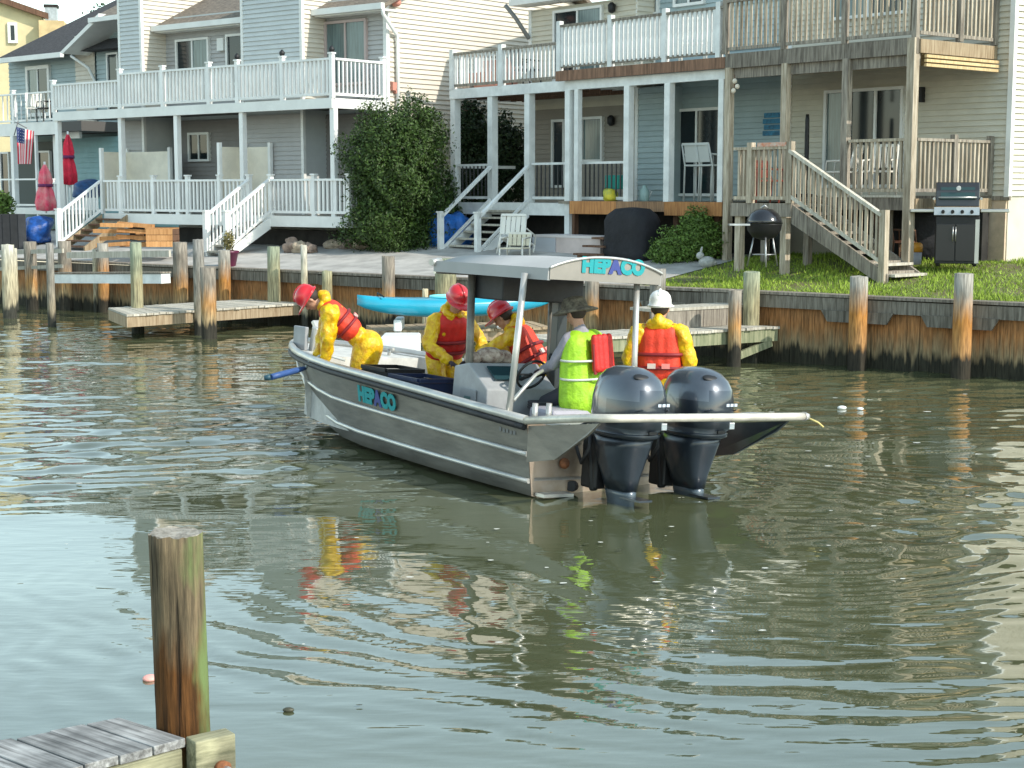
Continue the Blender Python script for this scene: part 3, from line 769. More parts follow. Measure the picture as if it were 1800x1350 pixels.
# main walls
u_b2a, u_b2b = D.u(427, vb, 6), D.u(531, vb, 6)            # wide bump-out
u_b1a, u_b1b = D.u(212, vb, 6), D.u(250, vb, 6)
zr = D.z(425, 32, vm - .35)                              # eave height
ztop = 8.0; RS = .50; RIDGE = 4.3
def gab(z): 
    return vm + max(0, (z + .1 - zr) / RS)
fbox(D, uL1 - .0, uE, vm + .03, vm + 8, GD - .3, zr + .25).build('wall', SIDE_SHADE, house)
siding(house, D, SIDE_SHADE_MID, u_b1b, u_b2a, zf2, zr + .1, vm)
siding(house, D, SIDE_SHADE_MID, u_b2b, uE, zf2, zr + .1, vm)
siding(house, D, SIDE_DECK_SHADE, uL1, uE, zf1, zfb2, vm, one=True)
v_end = D.vv(945, uE, 6)
vr = vm + RIDGE; vback = vm + 2 * RIDGE
b = MB(); b.prism([D.p(uE - .03, vm + .05, GD), D.p(uE - .03, vback, GD), D.p(uE - .03, vback, zr), D.p(uE - .03, vr, zr + RS * RIDGE), D.p(uE - .03, vm + .05, zr)], D.U * -.2); b.build('gable_wall', SIDE_CREAM, house)
siding(house, D, SIDE_CREAM, vm, vback, GD - .1, zr - .1, uE, side=True, pitch=.115)
z_ = zr - .1 + .0
n_low = int(round((zr - .1 - (GD - .1)) / .115)); z_ = GD - .1 + n_low * .115
while z_ < zr + RS * RIDGE - .25:
    dv = (z_ + .115 - zr) / RS; siding(house, D, SIDE_CREAM, vm + max(0, dv), vback - max(0, dv), z_, z_ + .115, uE, side=True, pitch=.115); z_ += .115
fbox(D, uE - .05, uE + .06, vm - .05, vm + .05, GD, zr + .3).build('corner_board', TRIM, house)
# bump-outs that run up past the eave
for (ua, ub) in ((u_b1a, u_b1b), (u_b2a, u_b2b)):
    bo = fbox(D, ua + .01, ub - .03, vb + .03, vm + 3, zf1, ztop).build('bump_out', SIDE_SHADE, house)
    siding(house, D, SIDE_SHADE, ua, ub, zf2, ztop, vb)
    siding(house, D, SIDE_CREAM, vb, vm + 2.5, zf2, ztop, ub, side=True)
    fbox(D, ua - .1, ub + .1, vb - .12, vm + 3, ztop + .002, ztop + .14).build('roof', SHINGLE_B, house)
    siding(house, D, SIDE_SHADE_MID, ua, ub, zf1, zfb2 - .05, vb, one=True)
    fbox(D, ub - .05, ub + .035, vb - .035, vb + .05, zf1, ztop - .01).build('corner_board', TRIM, house)
    fbox(D, ua - .035, ua + .05, vb - .035, vb + .05, zf1, ztop - .01).build('corner_board', TRIM, house)
# roof slopes, eaves and gutters between the bump-outs
for (ua, ub) in ((u_b1b + .03, u_b2a - .03), (u_b2b + .03, uE + .35)):
    ze = zr
    b = MB(); b.prism([D.p(ua, vm - .40, ze + .0), D.p(ua, vr, ze + RS * (RIDGE + .4) + .0), D.p(ua, vr, ze + RS * (RIDGE + .4) - .12), D.p(ua, vm - .40, ze - .12)], D.U * (ub - ua)); b.build('roof', SHINGLE_B, house)
    fbox(D, ua, ub, vm - .52, vm - .405, ze - .14, ze + .0).build('gutter', TRIM, house)
    fbox(D, ua, ub, vm - .40, vm + .02, ze - .17, ze - .125).build('soffit', TRIM, house)
b = MB(); b.prism([D.p(uL1, vr + .01, zr + RS * (RIDGE + .4)), D.p(uL1, vback + .4, zr), D.p(uL1, vback + .4, zr - .12), D.p(uL1, vr + .01, zr + RS * (RIDGE + .4) - .12)], D.U * (uE + .35 - uL1)); b.build('roof', SHINGLE_B, house)
# rake board on the right end
MB().tube([D.p(.36, vm - .45, zr - .1), D.p(.36, vm - .45, zr - .25), D.p(uE + .1, vm + .25, zr - .65), D.p(uE + .1, vm + .28, zr - .9), D.p(uE + .1, vm + .28, zf2 - 1.6)], .045, 8).build('downspout', TRIM, house)
ud = D.u(284, vm - .1, 6)
MB().tube([D.p(ud - .15, vm - .45, zr - .12), D.p(ud - .15, vm - .4, zr - .3), D.p(ud, vm - .06, zr - .6), D.p(ud, vm - .06, zf2)], .035, 8).build('downspout', TRIM, house)
# upper doors and windows
def win_px(house, fr, x0, x1, y0, y1, v, **k):
    xm = (x0 + x1) / 2
    return window(house, fr, fr.u(x0, v, 5), fr.u(x1, v, 5), min(fr.z(xm, y1, v), 99), fr.z(xm, y0, v), v, **k)
win_px(house, D, 315, 373, 68, 150, vm, panes=2, curtain=(1,), name='sliding_door')
win_px(house, D, 403, 436, 60, 150, vm, panes=1, name='sliding_door')
win_px(house, D, 576, 649, 36, 150, vm, panes=2, curtain=(0, 1), name='sliding_door', frame=mat('mauve_trim', (.45, .36, .34), .6))
win_px(house, D, 333, 370, 233, 284, vm, panes=2)
win_px(house, D, 258, 292, 212, 330, vm, panes=1, name='back_door')
fbox(D, D.u(388, vm, 6), D.u(399, vm, 6), vm - .12, vm - .03, D.z(393, 90, vm), D.z(393, 68, vm)).build('wall_lamp', TRIM, house)
# upper deck
zd = zf2
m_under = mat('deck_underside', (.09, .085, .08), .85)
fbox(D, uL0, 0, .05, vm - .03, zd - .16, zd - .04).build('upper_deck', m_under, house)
fbox(D, uL0, .03, -.05, .04, zfb2, zd).build('fascia', TRIM, house)
fbox(D, -.05, .05, .045, vm - .05, zfb2, zd - .002).build('fascia', TRIM, house)
for i in range(5):
    v0 = .045 + i * .34
    if v0 + .3 < vm: fbox(D, uL0, -.02, v0 + .01, v0 + .325, zd - .038, zd + .0).build('deck_board', PALEWOOD, house)
zr2 = .90
us_ = [D.u(x, 0, 5) for x in (212, 287, 368, 418, 497)] + [0]
L = us_[-1] - us_[0]
railing(house, D.p(us_[0], 0, zd), D.p(0, 0, zd), zr2, WHITEV, WHITEV, WHITEV, .135, [ (q - us_[0]) / L for q in us_], bw=.06)
vlow = .0
railing(house, D.p(uL0, vlow, zd), D.p(uL1 - .05, vlow, zd), .74, WHITEV, WHITEV, WHITEV, .135, (0, ), bw=.06)
railing(house, D.p(.0, .08, zd), D.p(.0, vm - .1, zd), zr2, WHITEV, WHITEV, WHITEV, .13, (1,), bw=.035)
for px in (418, 497, 585):
    uu = D.u(px, 0, 5) if px != 585 else 0
    b = MB(); b.lathe([(.035, 0), (.06, .03), (.07, .08), (.03, .13), (.01, .15)], 10, D.p(uu, 0, zd + zr2 + .115)); b.build('post_light', BLACKP, house)
# tall posts between the decks
for px in (211, 309, 424, 585, 100):
    uu = D.u(px, 0, 4) if px != 585 else -.02
    post(house, D, px, .06, zf1 if px > 105 else 2.0, zfb2 + .0, .13, WHITEV, u=uu)
# lower deck
zd1 = zf1; uLl = D.u(185, 0, 2.5)
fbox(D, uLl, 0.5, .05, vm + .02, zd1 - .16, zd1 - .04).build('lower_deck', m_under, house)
fbox(D, uLl, .5, -.05, .04, zfb1, zd1).build('fascia', TRIM, house)
fbox(D, .45, .55, .05, vm, zfb1, zd1 - .002).build('fascia', TRIM, house)
for i in range(5):
    v0 = .045 + i * .34
    if v0 + .3 < vm: fbox(D, uLl, .5, v0 + .01, v0 + .325, zd1 - .038, zd1).build('deck_board', PALEWOOD, house)
fbox(D, uLl + .2, .3, .6, .9, GD - .4, zfb1 - .1).build('shade_backing', DARKVOID, house)  # dark slab added as the shade in the gap under the deck
us_ = [D.u(x, 0, 3) for x in (212, 270, 330, 386)]
def rail_seg(ua, ub, posts, **k):
    L = ub - ua
    return railing(house, D.p(ua, 0, zd1), D.p(ub, 0, zd1), .86, WHITEV, WHITEV, WHITEV, .135, [(q - ua) / L for q in posts], bw=.05, **k)
rail_seg(D.u(184, 0, 3), us_[-1], us_)
uc1 = D.u(476, 0, 3)
rail_seg(D.u(390, 0, 3), D.u(440, 0, 3), [D.u(438, 0, 3)])
rail_seg(uc1, .5, [uc1, D.u(552, 0, 3), .5])
railing(house, D.p(.5, .1, zd1), D.p(.5, vm, zd1), .86, WHITEV, WHITEV, WHITEV, .13, (), bw=.04)
# privacy screens
for (xa, xb) in ((181, 300), (388, 476)):
    ua = D.u(xa, .1, 3); zt_ = D.z(xa, 267 if xa < 200 else 258, .1)
    sc_o = fbox(D, ua, ua + .05, .1, .85, zd1 + .05, zt_).build('privacy_screen', PANEL, house)
    ub = D.u(xb, .85, 3)
    fbox(D, ua + .052, ub, .82, .87, zd1 + .05, zt_).build('privacy_screen', PANEL, house)
    for (uu, v_) in ((ua + .025, .06), (ub, .85), (ua + .025, .90)):
        piece('screen_post', (.09, .09, zt_ - zd1 + .12), WHITEV, house, D.p(uu, v_, (zt_ + zd1 + .08) / 2), (0, 0, D.rz))
    for z_ in (.42, .84): fbox(D, ua + .05, ua + .056, .12, .80, zd1 + z_, zd1 + z_ + .015).build('screen_seam', TRIM, house)
# stairs: down towards the canal
def stairs(house, fr, uA, uB, v0, zA, zB, run, n, mtread, mstr, mrail, mpost, mbal, rail_h=.86, sides=(0, 1), rails=True, spacing=.13, pw=.1, bw=.04, stringers=True, toph=.05, topw=.09):
    """from (v0, zA) forward (-v) and down to zB; between uA and uB"""
    st_ = []
    for i in range(n):
        f = (i + .5) / n; v = v0 - run * (i + .5) / n; z = zA + (zB - zA) * (i + 1) / (n + 1)
        fbox(fr, uA + .04, uB - .04, v - run / n * .55, v + run / n * .5, z - .04, z).build('stair_tread', mtread, house)
    for uu in ((uA, uB) if stringers else ()):
        b = MB(); h = .28
        b.prism([fr.p(uu - .025, v0, zA - .03), fr.p(uu - .025, v0 - run, zB + .12), fr.p(uu - .025, v0 - run, zB - .08), fr.p(uu - .025, v0, zA - .03 - h)], fr.U * .05); b.build('stringer', mstr, house)
    if rails:
        for k, uu in enumerate((uA, uB)):
            if k not in sides: continue
            railing(house, fr.p(uu, v0 - .02, zA), fr.p(uu, v0 - run, zB + .1), rail_h, mrail, mpost, mbal, spacing, (1,), bw=bw, pw=pw, toph=toph, topw=topw, bot=.08)
run = 1.35
stairs(house, D, D.u(441, 0, 2.5), uc1, -.05, zd1, GD - .15, run, 6, PALEWOOD, TRIM, WHITEV, WHITEV, WHITEV)
stairs(house, D, D.u(181, 0, 2.5), D.u(213, 0, 2.5) + .3, -.05, zd1, GD - .15, run, 6, BROWNWOOD, TANWOOD, WHITEV, WHITEV, WHITEV, sides=(0,))

# ================================================================== blue house farther left
B = Frame(at_y(95, 50.0, 4.0), 42)
bh = thing('blue_house', 'teal blue two storey house with dark hip roof and white porch at the far left', 'house', B.p(-4, 0, 1.5))
ub0, ub1 = B.u(-60, 0, 4), B.u(232, 2.0, 5)
zB2 = B.z(60, 222, 0); ze = B.z(60, 100, 1.5)
fbox(B, ub0, ub1, 2.03, 9, 1.3, ze).build('wall', SIDE_TEAL, bh)
siding(bh, B, SIDE_BLUE, B.u(20, 2, 5), B.u(140, 2, 5), zB2, ze, 2.0, one=True, pitch=.14)
siding(bh, B, SIDE_CREAM, B.u(141, 2, 5), B.u(175, 2, 5), zB2, ze + .6, 1.9, one=True, pitch=.14)
siding(bh, B, SIDE_BLUE, B.u(176, 2, 5), ub1, zB2, ze + .6, 1.95, one=True, pitch=.14)
siding(bh, B, SIDE_TEAL, B.u(146, 2, 4), ub1 + .5, 1.6, zB2 - .3, 1.4, one=True, pitch=.16)
b = MB(); e0, e1 = B.u(-8, 1.4, 6), ub1 + 4
zrid = ze + 4.3
b.add([B.p(e0, 1.4, ze), B.p(e1, 1.4, ze + .0), B.p(e1, 7.5, zrid), B.p(e0 + 6.5, 7.5, zrid), B.p(e0, 13, ze), B.p(e1, 13, ze)], [(0, 1, 2, 3), (0, 3, 4), (3, 2, 5, 4), (0, 4, 5, 1), (1, 5, 2)]); b.build('roof', SHINGLE_D, bh)
fbox(B, e0, B.u(115, 1.4, 6), 1.25, 1.39, ze - .14, ze + .02).build('gutter', TRIM, bh)
g0 = B.u(112, 1.0, 6)
b = MB(); b.prism([B.p(g0, .9, ze - .05), B.p(g0 + .15, .9, ze - .1), B.p(g0 + 2.2, .9, ze + .85), B.p(g0 + 2.2, .9, ze + 1.0)], B.V * 1.2); b.build('rake_board', TRIM, bh)
b = MB(); b.prism([B.p(g0 + 1.6, .9, ze + .8), B.p(g0 + 5, .9, ze + .85), B.p(g0 + 5, 4.2, ze + 2.5), B.p(g0 + 1.6, 4.2, ze + 2.45)], zup * .05); b.build('porch_roof', SHINGLE_B, bh)
fbox(B, g0 + 1.8, g0 + 5, .78, .89, ze + .74, ze + .88).build('gutter', TRIM, bh)
MB().tube([B.p(g0 - .3, 1.5, ze - .1), B.p(g0 + .35, 1.7, ze - .5), B.p(g0 + .45, 1.85, ze - .9), B.p(g0 + .45, 1.85, zB2)], .05, 6).build('downspout', TRIM, bh)
win_px(bh, B, 52, 93, 116, 205, 1.98, panes=2, name='sliding_door', curtain=(0,), fw=.12)
win_px(bh, B, 194, 214, 93, 205, 1.9, panes=1, name='window')
# its decks
zl2 = zB2 + .1
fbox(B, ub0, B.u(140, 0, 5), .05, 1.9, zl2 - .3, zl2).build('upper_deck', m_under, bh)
fbox(B, ub0, B.u(98, 0, 5), -.04, .04, zl2 - .38, zl2 + .02).build('fascia', TRIM, bh)
fbox(B, B.u(100, .5, 5), B.u(141, .5, 5), .45, .55, zl2 - .50, zl2 - .05).build('fascia', TRIM, bh)
railing(bh, B.p(ub0, 0, zl2), B.p(B.u(96, 0, 5), 0, zl2), .95, WHITEV, WHITEV, WHITEV, .26, [(B.u(25, 0, 5) - ub0) / (B.u(96, 0, 5) - ub0)], bw=.03)
for px in (27, 66, 102): post(bh, B, px, .02 if px < 90 else .45, 1.4, zl2 - .38, .16 if px != 66 else .08, WHITEV)
zl1 = B.z(30, 365, 0)
fbox(B, ub0, B.u(100, 0, 3), -.04, 1.9, zl1 - .2, zl1).build('lower_deck', TRIM, bh)
railing(bh, B.p(ub0, 0, zl1), B.p(B.u(66, 0, 3), 0, zl1), B.z(30, 314, 0) - zl1, WHITEV, WHITEV, None, .3, (), low=True)
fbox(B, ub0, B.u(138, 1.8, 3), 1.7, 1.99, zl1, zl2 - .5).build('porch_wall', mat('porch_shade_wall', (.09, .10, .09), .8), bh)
window(bh, B, B.u(6, 1.7, 3), B.u(22, 1.7, 3), zl1 + .1, zl2 - .8, 1.68, panes=1)
window(bh, B, B.u(72, 1.7, 3), B.u(94, 1.7, 3), zl1 + .1, zl2 - .8, 1.68, panes=1)
ur_ = B.u(112, .2, 3)
railing(bh, B.p(ur_, -.2, zl1 - .1), B.p(B.u(172, -.2, 3), -.2, zl1 - .1), .9, WHITEV, WHITEV, WHITEV, .16, (0,), bw=.05)

# ================================================================== yellow house, farthest
Y_ = Frame(at_y(110, 72.0, 8.0), -10)
yh = thing('yellow_house', 'pale yellow house with brown rake roof and square chimney at the top left corner', 'house', Y_.p(-4, 0, 1.5))
YEL = mat('yellow_siding', (.66, .56, .33), .7, var=.1, vscale=2)
zy = Y_.z(75, 30, 0)
fbox(Y_, -14, Y_.u(76, 0, 9), 0, 8, 1.4, zy + .2).build('wall', YEL, yh)
b = MB(); ua, ub = Y_.u(76, 0, 9) + .3, -14; sly = (Y_.z(0, 3, 0) - zy) / (Y_.u(76, 0, 9) - Y_.u(0, 0, 9)); z1 = zy + sly * (Y_.u(76, 0, 9) + 14)
b.prism([Y_.p(Y_.u(76, 0, 9), .02, zy + .1), Y_.p(-14, .02, zy + .1), Y_.p(-14, .02, z1), ], Y_.V * .4); b.build('gable_wall', YEL, yh)
sl = (z1 + 3.5 - zy) / (Y_.u(76, 0, 9) + 14)
b.cur = 0
b = MB(); b.prism([Y_.p(ua, -.4, zy - .12), Y_.p(ua, -.4, zy + .14), Y_.p(-14, -.4, z1 + .25), Y_.p(-14, -.4, z1)], Y_.V * .7); b.build('roof', BROWNWOOD, yh)
win_px(yh, Y_, 21, 38, 40, 76, -.01, panes=1, fw=.12)
cu0, cu1 = Y_.u(70, -.5, 9), Y_.u(114, -.5, 9)
cz = Y_.z(90, 36, -.5)
ch = fbox(Y_, cu0, cu1, -.6, .9, 1.4, cz).build('chimney', mat('chimney_render', (.62, .46, .24), .8, var=.2, vscale=2), yh)
fbox(Y_, cu0 + .25, cu0 + .75, -.3, .3, cz, cz + .6).build('flue', GALV, ch)
fbox(Y_, cu0 + .2, cu0 + .8, -.35, .35, cz + .6, cz + .72).build('flue_cap', DARKVOID, ch)

# ================================================================== right row, three units
C = Frame(at_y(1605, 27.5, 4.0), 50)
GC = 1.5
zc1 = C.z(1605, 347, 0); zc2 = C.z(1605, 66, 0)
uC0 = C.u(1277, 0, 5); uB0 = C.u(982, 0, 5)
zb2 = 5.32
# ---- unit C weathered wood decks
hc = thing('weathered_townhouse', 'beige sided townhouse end unit with unpainted weathered wood decks', 'house', C.p(0, 0, GC))
vC = 2.35
uCw = C.u(1388, vC, 4); uCr = C.u(1776, vC, 4)
fbox(C, uCw, uCr, vC + .03, vC + 8, GC - .3, 7.7).build('wall', SIDE_TAN, hc)
siding(hc, C, SIDE_TAN, uCw, uCr, zc1 + .02, 7.6, vC, pitch=.105)
fbox(C, uCr - .05, uCr + .05, vC - .05, vC + .05, zc1, 7.7).build('corner_board', TRIM, hc)
fbox(C, uCw - .05, uCw + .05, vC - .05, vC + .0, zc1, 7.7).build('corner_board', TRIM, hc)
siding(hc, C, SIDE_TAN, vC + .05, vC + 6, zc1 + .02, 7.6, uCr, side=True, pitch=.105)
fbox(C, C.u(1610, vC, 2), uCr - .02, vC - .02, vC + 7, GC - .4, zc1 - .06).build('foundation', FOUND, hc)
fbox(C, uCw, uCr + .06, vC - .04, vC + .02, zc1 - .06, zc1 + .02).build('sill_board', GREYWOOD, hc)
win_px(hc, C, 1454, 1594, 155, 330, vC, panes=3, curtain=(0,), name='sliding_door')
win_px(hc, C, 1462, 1594, -140, 30, vC, panes=2, curtain=(0,), name='sliding_door')
fbox(C, C.u(1621, vC, 4), C.u(1626, vC, 4), vC - .14, vC - .025, C.z(1623, 180, vC), C.z(1623, 153, vC)).build('wall_lamp', BLACKP, hc)
# decks
WW, WW2 = GREYWOOD, wood('warm_weathered_wood', (0.52, 0.45, 0.35), (0.26, 0.21, 0.15))
zcb = C.z(1605, 92, 0)
fbox(C, uC0, .02, .05, vC - .06, zc2 - .08, zc2 - .04).build('upper_deck', WW, hc)
fbox(C, uC0, .06, -.04, .03, zc2 - .27, zc2).build('fascia', WW, hc)
fbox(C, uC0, .03, .04, .12, zc2 - .46, zc2 - .24).build('beam', WW, hc)
fbox(C, .03, .09, .035, vC - .05, zc2 - .25, zc2 - .02).build('fascia', TANWOOD, hc)
for i in range(9):
    v0 = .2 + i * .25; fbox(C, uC0, .0, v0, v0 + .05, zc2 - .27, zc2 - .09).build('joist', wood('honey_joist', (.5, .38, .22), (.33, .23, .12)), hc)
for i in range(3):
    u0 = -.3 + i * .0; fbox(C, .12 - .0, .17, .1, vC - .1, zc2 - .33 - i * .075, zc2 - .28 - i * .075).build('rolled_awning_board', wood('honey_wood', (.66, .50, .28), (.48, .34, .17)), hc)
up_ = [C.u(x, 0, 6.2) for x in (1277, 1380, 1487)] + [0]
railing(hc, C.p(uC0, 0, zc2), C.p(0, 0, zc2), 1.0, WW, WW, WW2, .118, [(q - uC0) / (0 - uC0) for q in up_], cap=False, pw=.1, bw=.042)
railing(hc, C.p(.04, .06, zc2), C.p(.04, vC - .08, zc2), 1.0, WW, WW, WW2, .118, (.52, 1), cap=False, pw=.1, bw=.042)
# lower deck, main part and projecting part
vP = -1.0
uP0 = C.u(1290, vP, 2.5); uP1 = C.u(1388, vP, 2.5)
zP = C.z(1340, 357, vP)
fbox(C, uC0, .03, .05, vC - .06, zc1 - .08, zc1 - .04).build('lower_deck', WW, hc)
fbox(C, uP1, .05, -.04, .03, zc1 - .22, zc1 - .0).build('fascia', WW, hc)
fbox(C, uP1, .05, -.06, .05, zc1 - .002, zc1 + .035).build('edge_board', PALEWOOD, hc)
fbox(C, .03, .08, .035, vC - .05, zc1 - .21, zc1 - .02).build('fascia', TANWOOD, hc)
fbox(C, uP0, uP1, vP + .03, .04, zP - .06, zP - .01).build('landing', WW, hc)
fbox(C, uP0 - .05, uP1 + .05, vP - .03, vP + .03, zP - .24, zP - .0).build('fascia', WW, hc)
for px in (1300, 1380):
    post(hc, C, px, vP + .08, ground_z(1.5) - .1, zP - .0, .13, WW2, name='landing_post')
for px in (1280, 1380, 1487): post(hc, C, px, .0, GC - .3 if px == 1280 else zc1, zc2 - .26, .13, WW2 if px != 1487 else WW)
post(hc, C, 1605, -.02, GC - .2, zc2 + .0, .15, WW2, u=-.02)
for px in (1240, 1345, 1420, 1560): post(hc, C, px, .15, GC - .3, zc1 - .2, .12, WW, name='deck_leg')
railing(hc, C.p(uP0, vP, zP), C.p(uP1, vP, zP), 1.0, WW2, WW2, WW2, .118, (.3, 1), cap=False, bw=.042, pw=.11)
railing(hc, C.p(uP0, vP + .06, zP), C.p(uP0, 0, zP), 1.0, WW, WW2, WW2, .13, (), cap=False, bw=.042)
uR0 = C.u(1487, 0, 3.2)
railing(hc, C.p(uR0 + .07, 0, zc1 + .03), C.p(-.1, 0, zc1 + .03), .98, WW2, WW2, WW2, .118, (), cap=False, bw=.042)
railing(hc, C.p(.03, .06, zc1 + .03), C.p(.03, vC - .08, zc1 + .03), .98, WW, WW, WW2, .118, (.5, 1), cap=False, pw=.1, bw=.042)
# its stairs run sideways along the front
ua, ub_ = uP1 + .05, C.u(1552, vP, 2.0)
Ls = ub_ - ua; n = 7
zA, zB = zP, ground_z(1.6) + .02
for i in range(n):
    u_ = ua + Ls * (i + .5) / n; z_ = zA + (zB - zA) * (i + 1) / (n + 1)
    fbox(C, u_ - Ls / n * .55, u_ + Ls / n * .55, vP + .04, -.12, z_ - .045, z_).build('stair_tread', WW, hc)
for v_ in (vP, -.1):
    b = MB(); b.prism([C.p(ua, v_, zA - .02), C.p(ub_ + .1, v_, zB + .12), C.p(ub_ + .1, v_, zB - .12), C.p(ua, v_, zA - .36)], C.V * .05); b.build('stringer', WW, hc)
railing(hc, C.p(ua - .05, vP - .02, zA), C.p(ub_, vP - .02, zB + .18), .95, PALEWOOD, WW2, WW2, .125, (), cap=False, bw=.042, bot=.14, toph=.06)
piece('newel_post', (.12, .12, 1.22), WW2, hc, C.p(ub_ + .02, vP, zB + .58), (0, 0, C.rz))
for i in range(2):
    z_ = zB + .12 + i * .17; fbox(C, ub_ - .15 - i * .3, ub_ + .22 - i * .3, vP + .06, -.02, z_ - .045, z_).build('stair_tread', PALEWOOD, hc)
fbox(C, uP0, uCr - .3, vC - .3, vC - .1, GC - .4, zc1 - .1).build('shade_backing', DARKVOID, hc)  # black slab standing in for under-deck shade

# ---- unit B: white upper rail over a brown beam, white ground floor posts
hb = thing('brown_beam_townhouse', 'pale blue sided middle townhouse with white balcony rail on a rotting brown beam', 'house', C.p(uC0 - 2, 0, GC))
vB = 2.35
uBw = C.u(1120, vB - .6, 4)
fbox(C, uBw, uCw - .06, vB + .0, vB + 8, GC - .3, 7.5).build('wall', SIDE_BLUE, hb)
siding(hb, C, SIDE_BLUE, C.u(1172, vB - .03, 4), uCw - .06, zc1 - .1, 7.4, vB - .03, one=True, pitch=.115)
uBj = C.u(1168, vB - .6, 4)
fbox(C, uBw, uBj, vB - .57, vB, GC - .3, zb2 - .3).build('bump_out', SIDE_BLUE, hb)
siding(hb, C, SIDE_BLUE, uBw, uBj, zc1 - .1, zb2 - .3, vB - .6, pitch=.115)
fbox(C, uBw - .04, uBw + .05, vB - .64, vB - .56, zc1 - .1, zb2 - .3).build('corner_board', TRIM, hb)
win_px(hb, C, 1188, 1272, 190, 345, vB - .05, panes=2, name='sliding_door')
siding(hb, C, SIDE_BLUE, uBw, C.u(1172, vB - .03, 4), zb2 - .2, 7.4, vB - .03, one=True, pitch=.115)
win_px(hb, C, 1186, 1240, -150, 10, vB - .03, panes=2, curtain=(0,), name='sliding_door')
win_px(hb, C, 1122, 1160, -120, 28, vB - .03, panes=1, name='window', curtain=(0,))
fbox(C, uB0, uC0 - .01, .04, vB - .1, zb2 - .1, zb2 - .02).build('upper_deck', WHITEP, hb)
m_rot = wood('rotting_brown_beam', (.30, .17, .11), (.13, .075, .05), rand=0, vs=2)
fbox(C, uB0 - .05, uC0 - .01, -.05, .03, zb2 - .21, zb2).build('beam', m_rot, hb)
fbox(C, uB0 + .1, uC0 - .02, .08, .18, zb2 - .40, zb2 - .215).build('header', WHITEP, hb)
pb_ = [C.u(x, 0, 5.8) for x in (984, 1075, 1172, 1268)]
railing(hb, C.p(uB0, 0, zb2), C.p(uC0 - .05, 0, zb2), .96, GREYWOOD, WHITEP, WHITEP, .125, [(q - uB0) / (uC0 - uB0) for q in pb_], cap=False, bw=.06, pw=.11)
zbf = 2.58
for px, w__ in ((1001, .15), (1016, .12), (1105, .15), (1176, .15), (1270, .13)): post(hb, C, px, .13, zbf if px > 1002 else GC - .2, zb2 - .40, w__, WHITEP)
# low plank deck with orange edge
fbox(C, uB0 + .0, uC0 + .1, .0, vB - .62, zbf - .06, zbf).build('lower_deck', GREYWOOD, hb)
xs_ = [C.u(x, -.05, 2.5) for x in (1001, 1083, 1168, 1270)]
for i in range(3):
    fbox(C, xs_[i], xs_[i + 1] - .01, -.05 - i * .004, -.005, zbf - .27 + (i == 1) * .07, zbf - .0 - (i == 1) * .0).build('edge_board', ORANGEWOOD if i != 1 else wood('brown_edge', (.34, .2, .11), (.17, .1, .06)), hb)
for px in (1010, 1100, 1190, 1262): post(hb, C, px, .2, GC - .3, zbf - .06, .12, BROWNWOOD, name='deck_leg')
fbox(C, uB0, uC0, 1.2, 1.4, GC - .4, zbf - .1).build('shade_backing', DARKVOID, hb)  # shade beneath the low deck, made as a dark slab

# ---- unit A: set back, white porch
vA = .30
ha = thing('white_porch_townhouse', 'tan sided townhouse with tall white porch posts and white deck stairs', 'house', C.p(C.u(900, vA, 3), vA, GC))
uA0 = C.u(797, vA, 4); uA1 = C.u(1000, vA, 4)
vAw = vA + 1.95
za2_ = 4.9; zeA_ = 7.05
uAw = C.u(934, vAw, 5)
fbox(C, uAw, uBw - .05, vAw + .03, vAw + 8, GC - .3, zeA_).build('wall', SIDE_TAN, ha)
siding(ha, C, SIDE_PORCH_SHADE, uAw, uBw, 2.4, za2_ - .2, vAw, one=True, pitch=.115)
siding(ha, C, SIDE_TAN, uAw, uBw, za2_ - .2, zeA_, vAw, one=True, pitch=.115)
siding(ha, C, SIDE_TAN, vB - .6, vAw + .02, 2.4, 7.3, uBw - .045, side=True, one=True, pitch=.115)
fbox(C, uAw - .05, uAw + .04, vAw - .05, vAw + .04, 1.4, zeA_).build('corner_board', TRIM, ha)
win_px(ha, C, 976, 1062, 14, 140, vAw, panes=2, curtain=(1,), name='sliding_door')
win_px(ha, C, 974, 997, 210, 330, vAw, panes=1, name='back_door')
win_px(ha, C, 1026, 1064, 205, 285, vAw, panes=1, curtain=(0,))
for (x, y) in ((1081, 14), (1081, 212)):
    MB().lathe([(.03, -.12), (.08, -.08), (.09, .06), (.03, .12)], 8, C.p(C.u(x, vAw, 5), vAw - .12, C.z(x, y, vAw))).build('wall_lamp', BLACKP, ha)
zeA = C.z(934, 6, vAw - .4)
fbox(C, uAw - .3, uBw - .05, vAw - .45, vAw + .1, zeA, zeA + .14).build('eave', TRIM, ha)
b = MB(); b.prism([C.p(uAw - .3, vAw - .45, zeA + .15), C.p(uAw - .3, vAw + 4, zeA + 1.9), C.p(uAw - .3, vAw + 4, zeA + 1.75)], C.U * (uBw - uAw)); b.build('roof', SHINGLE_B, ha)
MB().tube([C.p(uAw - .5, vAw - .4, zeA + .05), C.p(uAw - .35, vAw - .2, zeA - .25), C.p(uAw + .0, vAw - .08, zeA - .75)], .05, 8).build('downspout', mat('dark_spout', (.2, .2, .19), .5), ha)
za2 = C.z(900, 150, vA); za2b = C.z(900, 167, vA)
fbox(C, uA0, uA1 - .1, vA + .04, vAw - .05, za2 - .12, za2 - .03).build('upper_deck', WHITEP, ha)
fbox(C, uA0 - .08, uA1 - .05, vA - .05, vA + .04, za2b, za2 + .01).build('fascia', WHITEP, ha)
fbox(C, uA0 - .05, uA0 + .04, vA + .045, vAw - .05, za2b, za2).build('fascia', WHITEP, ha)
for i in range(6): fbox(C, uA0 + .06, uA1 - .12, vA + .3 + i * .35, vA + .34 + i * .35, za2b, za2 - .125).build('joist', BROWNWOOD, ha)
